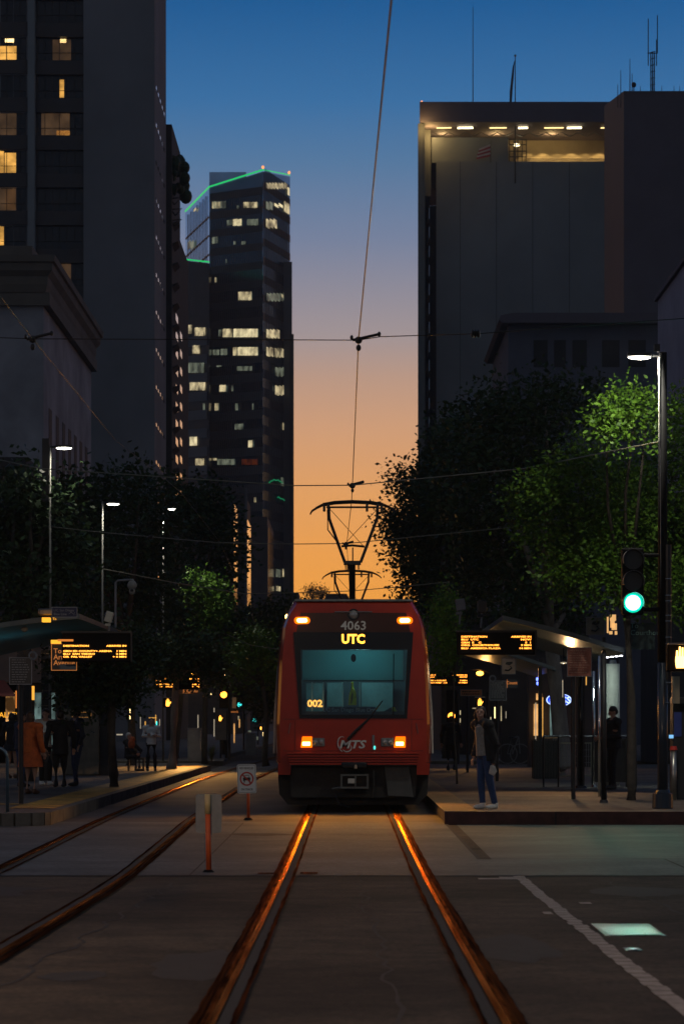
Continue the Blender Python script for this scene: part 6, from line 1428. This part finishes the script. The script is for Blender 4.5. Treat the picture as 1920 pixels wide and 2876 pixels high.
# right edge machines
D = 50; tm = empty('ticket_machine',(wx(1555,D),D,PZ),'blue and cream ticket machine at the right edge behind the lamp pole','ticket machine')
B(wx(1543,D),wx(1600,D),D,D+.5,PZ,wz(1600,D)).build('cabinet','steel_dark',tm,bevel=.01); B(wx(1545,D),wx(1562,D),D-.03,D-.0,wz(1690,D),wz(1634,D)).build('blue_front','machine_blue',tm); B(wx(1543,D),wx(1600,D),D-.02,D,wz(1632,D),wz(1614,D)).build('top_panel','steel_black',tm)
B(wx(1533,D),wx(1543,D),D-.06,D-.03,wz(1694,D),wz(1686,D)).build('screen','screen_blue',tm)
g = MB().tube([(wx(1541,D),D-.2,PZ),(wx(1541,D),D-.2,1.05)],.055,12); bo = empty('bollard',(wx(1541,D),D-.2,PZ),'round metal bollard with a red band at the right edge','bollard'); g.build('shaft','chrome_dull',bo,smooth=True); MB().cyl(wx(1541,D),D-.2,1.05,1.12,.07,.05,14).build('red_band','sign_red',bo)
# flood housings and camera
def housing(px,py,D,w_,h_,rot,lab,m,post=None):
    e_ = empty('flood_housing',W(px,py,D),lab,'floodlight','boxy light housings'); a = W(px,py,D)
    c_,s__ = math.cos(rot),math.sin(rot); pts = [(a.x+x*c_-z*s__,a.z+x*s__+z*c_) for x,z in ((-w_/2,-h_/2),(w_/2,-h_/2),(w_/2,h_/2),(-w_/2,h_/2))]
    MB().prism(pts,a.y,a.y+.25).build('case',m,e_,bevel=.015); MB().prism([(a.x-w_*.55,a.z-h_*.85),(a.x+w_*.15,a.z-h_*.85),(a.x+w_*.2,a.z-h_*.62),(a.x-w_*.45,a.z-h_*.62)],a.y-.02,a.y+.2).build('lens_plate',m,e_)
    MB().tube([(a.x,a.y+.1,a.z-h_*.5),(a.x-.02,a.y+.1,a.z-h_*1.7)],.02,6).build('bracket','steel_grey',e_)
housing(249,1415,53,.13,.20,R_(-18),'pale cream box housing above the left departure board','beige_box'); housing(429,1508,84,.13,.17,R_(-6),'small cream box housing above the far left departure board','beige_box')
housing(1056,1387,54,.17,.22,R_(8),'blue grey box housing above the right departure board','grey_box'); housing(1105,1392,56,.17,.24,R_(0),'dimmer box housing in front of the dark tree, right of the blue grey one','steel_dark')
D = 57; pz = empty('dome_camera',W(303,1340,D),'grey dome security camera hanging from a bent bracket pole','security camera')
MB().tube([W(265,1440,D),W(265,1336,D),W(270,1332,D),W(300,1330,D)],.022,8).build('bracket_pole','grey_box',pz); a = W(303,1345,D)
MB().ell((a.x,a.y,a.z+.02),(.095,.095,.10),16,12).cyl(a.x,a.y,a.z+.08,a.z+.15,.05,.03,12).build('housing','cam_grey',pz,smooth=True); g = MB(); g.ell((a.x,a.y-.02,a.z-.10),(.06,.06,.075),14,10); g.build('dome','cam_grey',pz,smooth=True); MB().ell((a.x,a.y-.075,a.z-.085),(.033,.02,.03),10,8).build('lens','sign_black',pz)
# left platform kiosk, cabinets, planter etc
D = 73.7; ki = empty('info_kiosk',(wx(190,D),D,PZ),'big metal kiosk with a rounded glowing outline behind the waiting group','kiosk')
B(wx(146,D),wx(228,D),D,D+.8,PZ,wz(1624,D)).build('cabinet','kiosk',ki,bevel=.03); B(wx(144,D),wx(232,D),D-.05,D+.85,wz(1624,D),wz(1620,D)).build('roof_cap','steel_dark',ki)
cxk,czk = wx(187,D),wz(1640,D); pts = rrect(cxk,czk,.50,.13,.06); MB().tube([(x,D-.015,z) for x,z in pts+pts[:1]],.009,5,cap=False).build('handle_outline','warm_dim',ki)
B(wx(228,D)+.01,wx(248,D),D+.1,D+.7,PZ,wz(1630,D)).build('side_unit','steel_dark',ki)
def lit_posts(lst,lab,name='glow_strip'):
    e_ = empty(name,W(lst[0][0],lst[0][1],lst[0][4]),lab,'light strip','bright strips of light between the posts')
    for (px,y0,y1,w_,D,m) in lst: B(wx(px-w_/2,D),wx(px+w_/2,D),D,D+.05,wz(y1,D),wz(y0,D)).build('strip',m,e_)  # glowing strips serve small lamps and glints alike
lit_posts([(234,1641,1648,2.2,90,'tube'),(239,1639,1650,2.2,90,'tube'),(244,1642,1648,2,90,'tube'),(234,1662,1672,2,90,'win_yellow'),(240,1662,1670,2,90,'win_yellow'),(250,1650,1655,4,90,'signal_amber_lamp'),(252,1663,1672,2,90,'signal_teal')],'small warm and teal glowing bits for shop light reflections, right of the metal kiosk')  # reflected shop lights drawn as small glowing strips
lit_posts([(298,1622,1650,2,88,'tube'),(357,1640,1660,2,92,'win_yellow'),(359,1655,1672,2.5,92,'signal_teal'),(350,1646,1648,18,92,'win_yellow')],'thin warm light strips behind the person in the pale shirt')
lit_posts([(1134.5,1622,1648,2.6,90,'tube'),(1125,1645,1656,1.6,90,'win_pale'),(1149,1620,1654,2,90,'win_pale'),(1055,1630,1640,2,90,'win_pale'),(1055,1648,1658,2,90,'win_pale'),(1089,1624,1626,12,90,'win_pale')],'thin pale light strips around the head of the woman in blue jeans')
lit_posts([(604,1680,1690,3,170,'tube'),(604,1690,1700,2,170,'signal_teal'),(598,1668,1674,2,175,'signal_amber_lamp'),(610,1664,1674,2,175,'win_red_hot'),(572,1676,1680,7,180,'win_pale_dim'),(590,1690,1698,4,180,'win_pale_dim'),(547,1643,1652,3,140,'win_pale'),(620,1640,1643,5,150,'tube')],'scatter of tiny far street lights beside the tram')
lit_posts([(454,1640,1670,2,100,'dim_glow'),(491,1624,1634,2,118,'dim_glow'),(491,1650,1690,2,118,'dim_glow'),(484,1591,1594,2,118,'tube')],'pale glints on post edges, drawn as glowing strips beside the grey street cabinets')
def cabinet(x0,x1,y0,y1,lab,m='cabinet'):
    D = 1.32*F/(y1-VY); e_ = empty('street_cabinet',(wx((x0+x1)/2,D),D,PZ-.02),lab,'street cabinet','grey street cabinets')
    B(wx(x0,D),wx(x1,D),D,D+.6,PZ-.02,wz(y0,D)).build('cabinet',m,e_,bevel=.015); B(wx(x0,D)-.015,wx(x1,D)+.015,D-.02,D+.62,wz(y0,D),wz(y0,D)+.03).build('cap',m,e_)
    B(wx(x0,D)+.03,wx(x1,D)-.06,D-.008,D-.002,PZ+.08,wz(y0,D)-.05).build('door',m,e_); B(wx(x1,D)-.03,wx(x1,D)-.012,D-.01,D-.002,wz(y0+(y1-y0)*.65,D),wz(y0+2,D)).build('edge_trim','chrome',e_)
cabinet(430,462,1672,1746,'larger grey street cabinet between the pale trunk and the spiky plant'); cabinet(563,586,1684,1732,'smaller grey street cabinet nearest the tram')
e_ = framed('grey_panel',494,519,1628,1698,112,'cabinet_dim',None,'plain grey panel behind the smallest orange hand signal',cat='panel',post=506)
D = 1.34*F/(1731-VY); pb = empty('planter',(wx(514,D),D,.16),'dark round planter below the grey panel','planter'); MB().cyl(wx(514,D),D,.16,wz(1698,D),.14,.19,16).build('pot','steel_dark',pb); MB().cyl(wx(514,D),D,wz(1700,D),wz(1697,D),.17,.17,16).build('soil','bark_dark',pb)
D = 1.32*F/(1746-VY); ag = empty('agave_plant',(wx(485,D),D,PZ),'spiky long leaved plant beside the larger grey cabinet','plant'); g = MB()
for i in range(46):
    an = random.uniform(0,2*math.pi); tl = random.uniform(.25,1.0); L_ = random.uniform(.45,.72); b0 = Vector((wx(485,D),D,PZ)); d = Vector((math.cos(an)*tl*.55,math.sin(an)*tl*.55,1)).normalized(); sd_ = Vector((-math.sin(an),math.cos(an),0))*.022
    m_ = b0+d*L_*.55; e2 = b0+d*L_+Vector((math.cos(an),math.sin(an),-.3))*.05*tl
    g.add([b0+sd_,b0-sd_,m_-sd_*.8,m_+sd_*.8,e2],[(0,1,2,3),(3,2,4)])
g.build('leaves','agave',ag)
e_ = empty('street_name_sign',W(430,1587,92),'small orange lit street name sign reading Fifth','street sign','street name signs'); B(wx(400,92),wx(455,92),92,92.05,wz(1592,92),wz(1581,92)).build('panel','brown_panel',e_); text('Fifth',.17,'orange_sign',e_,wx(430,92),91.98,wz(1587,92),bold=.003); text('Av',.12,'orange_sign',e_,wx(449,92),91.98,wz(1586,92),bold=.003)
e_ = empty('street_name_sign',W(536,1633,130),'tiny dim street name sign reading Fourth','street sign','street name signs'); B(wx(526,130),wx(547,130),130,130.05,wz(1637,130),wz(1629,130)).build('panel','brown_panel',e_); text('Fourth',.15,'orange_sign',e_,wx(536,130),129.98,wz(1633,130),bold=.002)
D = 42.8; br = empty('bike_rack',(wx(-20,D),D,PZ),'blue grey tubular hoop rack at the lower left edge','bike rack'); pts = [(wx(17,D),D,PZ),(wx(17,D),D,wz(1740,D))]+[(wx(17,D)-.16+.16*math.cos(a),D,wz(1740,D)+.16*math.sin(a)) for a in (.3,.7,1.1,1.57)]+[(wx(17,D)-.5,D,wz(1740,D)+.16)]+[(wx(17,D)-.5-.16*math.sin(a),D,wz(1740,D)+.16*math.cos(a)) for a in (.5,1.1,1.57)]+[(wx(17,D)-.66,D,PZ)]
MB().tube(pts,.026,10).build('hoop','blue_metal',br,smooth=True)
D = 95; bw = empty('pavement_bike',(wx(1180,D),D,PZ),'parked bicycle in the gloom behind the woman, under the notice board','bicycle')
for px in (1163,1192): g = MB(); g.ring(wx(px,D),D,PZ+.34,.31,.34,.04,20); g.build('wheel','steel_grey',bw)
a1,a2 = (wx(1163,D),D,PZ+.34),(wx(1192,D),D,PZ+.34); c1 = (wx(1175,D),D,PZ+.33); s1 = (wx(1172,D),D,PZ+.85); h1 = (wx(1189,D),D,PZ+.92)
MB().tube([a1,s1,c1,a1],.02,6).tube([s1,h1],.02,6).tube([c1,h1],.02,6).tube([h1,a2],.02,6).build('frame','steel_grey',bw); MB().ell((s1[0],D,s1[2]+.04),(.13,.06,.03),10,6).build('saddle','steel_dark',bw); MB().tube([(h1[0]-.08,D-.2,h1[2]+.05),h1,(h1[0]-.08,D+.2,h1[2]+.05)],.015,6).build('handlebar','steel_dark',bw)

# unseen street lamp hinted by a windscreen reflection, added to light foreground and sign
e_ = pole_lamp('street_lamp',800-7.2/15*F,15,8.2,'added unseen street lamp on the near side of the crossing, beyond the left edge',thick=False,rad=.06,power=10,hx=-6.6)
lamp('POINT',(-6.6,15,7.9),1300,(1,.66,.40),'street_light',size=.12)  # added lamp's warm light on the foreground road and track sign
lamp('SPOT',W(1050,1385,55.2),70,(1,.95,.75),'flood_light',size=.08,aim=W(1015,1420,64),spot=50,blend=.5)
lamp('SPOT',W(100,1432,55),260,(1,.52,.16),'canopy_light',size=.15,aim=W(95,1850,58),spot=130,blend=.7)
MB().tube([W(1292,1470,56.5),W(1292,1521,56.5)],.008,6).build('added_lamp_stem','steel_dark',sh2); MB().ell(tuple(W(1292,1521,56.5)),(.07,.07,.02),12,6).build('added_downlight','dim_glow',sh2)  # added lamp with no seen fixture, warms the right platform floor
lamp('SPOT',W(1292,1526,56.5),230,(1,.58,.26),'canopy_light',size=.05,aim=W(1240,1800,53),spot=105,blend=.7)  # added warm spot for the right platform floor
for k_,(x0,x1,y0,y1,D_,m_) in enumerate([(236,240,1600,1604,96,'tube'),(226,229,1588,1600,96,'shop_lit'),(296,300,1662,1668,96,'tube'),(333,336,1650,1662,97,'win_yellow'),(415,418,1650,1690,118,'win_dim'),(530,545,1595,1622,128,'shop_lit'),(528,532,1670,1712,128,'shop_lit'),(543,549,1648,1668,128,'shop_lit')]): pass
lit_posts([(297,1668,1700,1.6,95,'win_yellow'),(294,1624,1640,2,95,'signal_amber_lamp'),(274,1684,1687,14,80,'dim_glow'),(322,1640,1672,1.5,95,'dim_glow'),(333,1655,1665,3,95,'win_yellow'),(366,1650,1690,1.5,95,'dim_glow')],'faint warm strips among the dark posts behind the bushy tree')
lit_posts([(1236,1591,1606,14,87,'shop_lit'),(1228,1612,1700,2,87,'dim_glow'),(1244,1600,1690,2,87,'win_yellow'),(1073,1618,1640,2,95,'win_yellow'),(1160,1632,1648,1.5,95,'dim_glow'),(1290,1560,1600,1.5,70,'dim_glow'),(1335,1538,1543,3,66,'signal_teal'),(1344,1552,1572,2,70,'win_yellow')],'tall narrow warm shop light strips beside the blue oval sign')
lit_posts([(537,1600,1625,9,128,'win_dim'),(537,1660,1705,3,128,'shop_lit'),(549,1650,1670,3,128,'shop_lit'),(517,1705,1712,4,150,'dim_glow')],'dim orange glow patches near the tiny Fourth street sign')

# the evening air between the towers
hz_ = B(-830,830,-90,1140,-1.2,130).build('haze','steel_dark'); hz_['kind'] = 'stuff'
hm = bpy.data.materials.new('haze'); hm.use_nodes = True; nt = hm.node_tree
for n in list(nt.nodes): nt.nodes.remove(n)
o_ = nt.nodes.new('ShaderNodeOutputMaterial'); v_ = nt.nodes.new('ShaderNodeVolumePrincipled'); v_.inputs['Density'].default_value = HAZE; v_.inputs['Anisotropy'].default_value = .35; v_.inputs['Color'].default_value = (.80,.90,1,1)
nt.links.new(v_.outputs[0],o_.inputs['Volume']); hz_.data.materials.clear(); hz_.data.materials.append(hm)
S.cycles.volume_bounces = 0
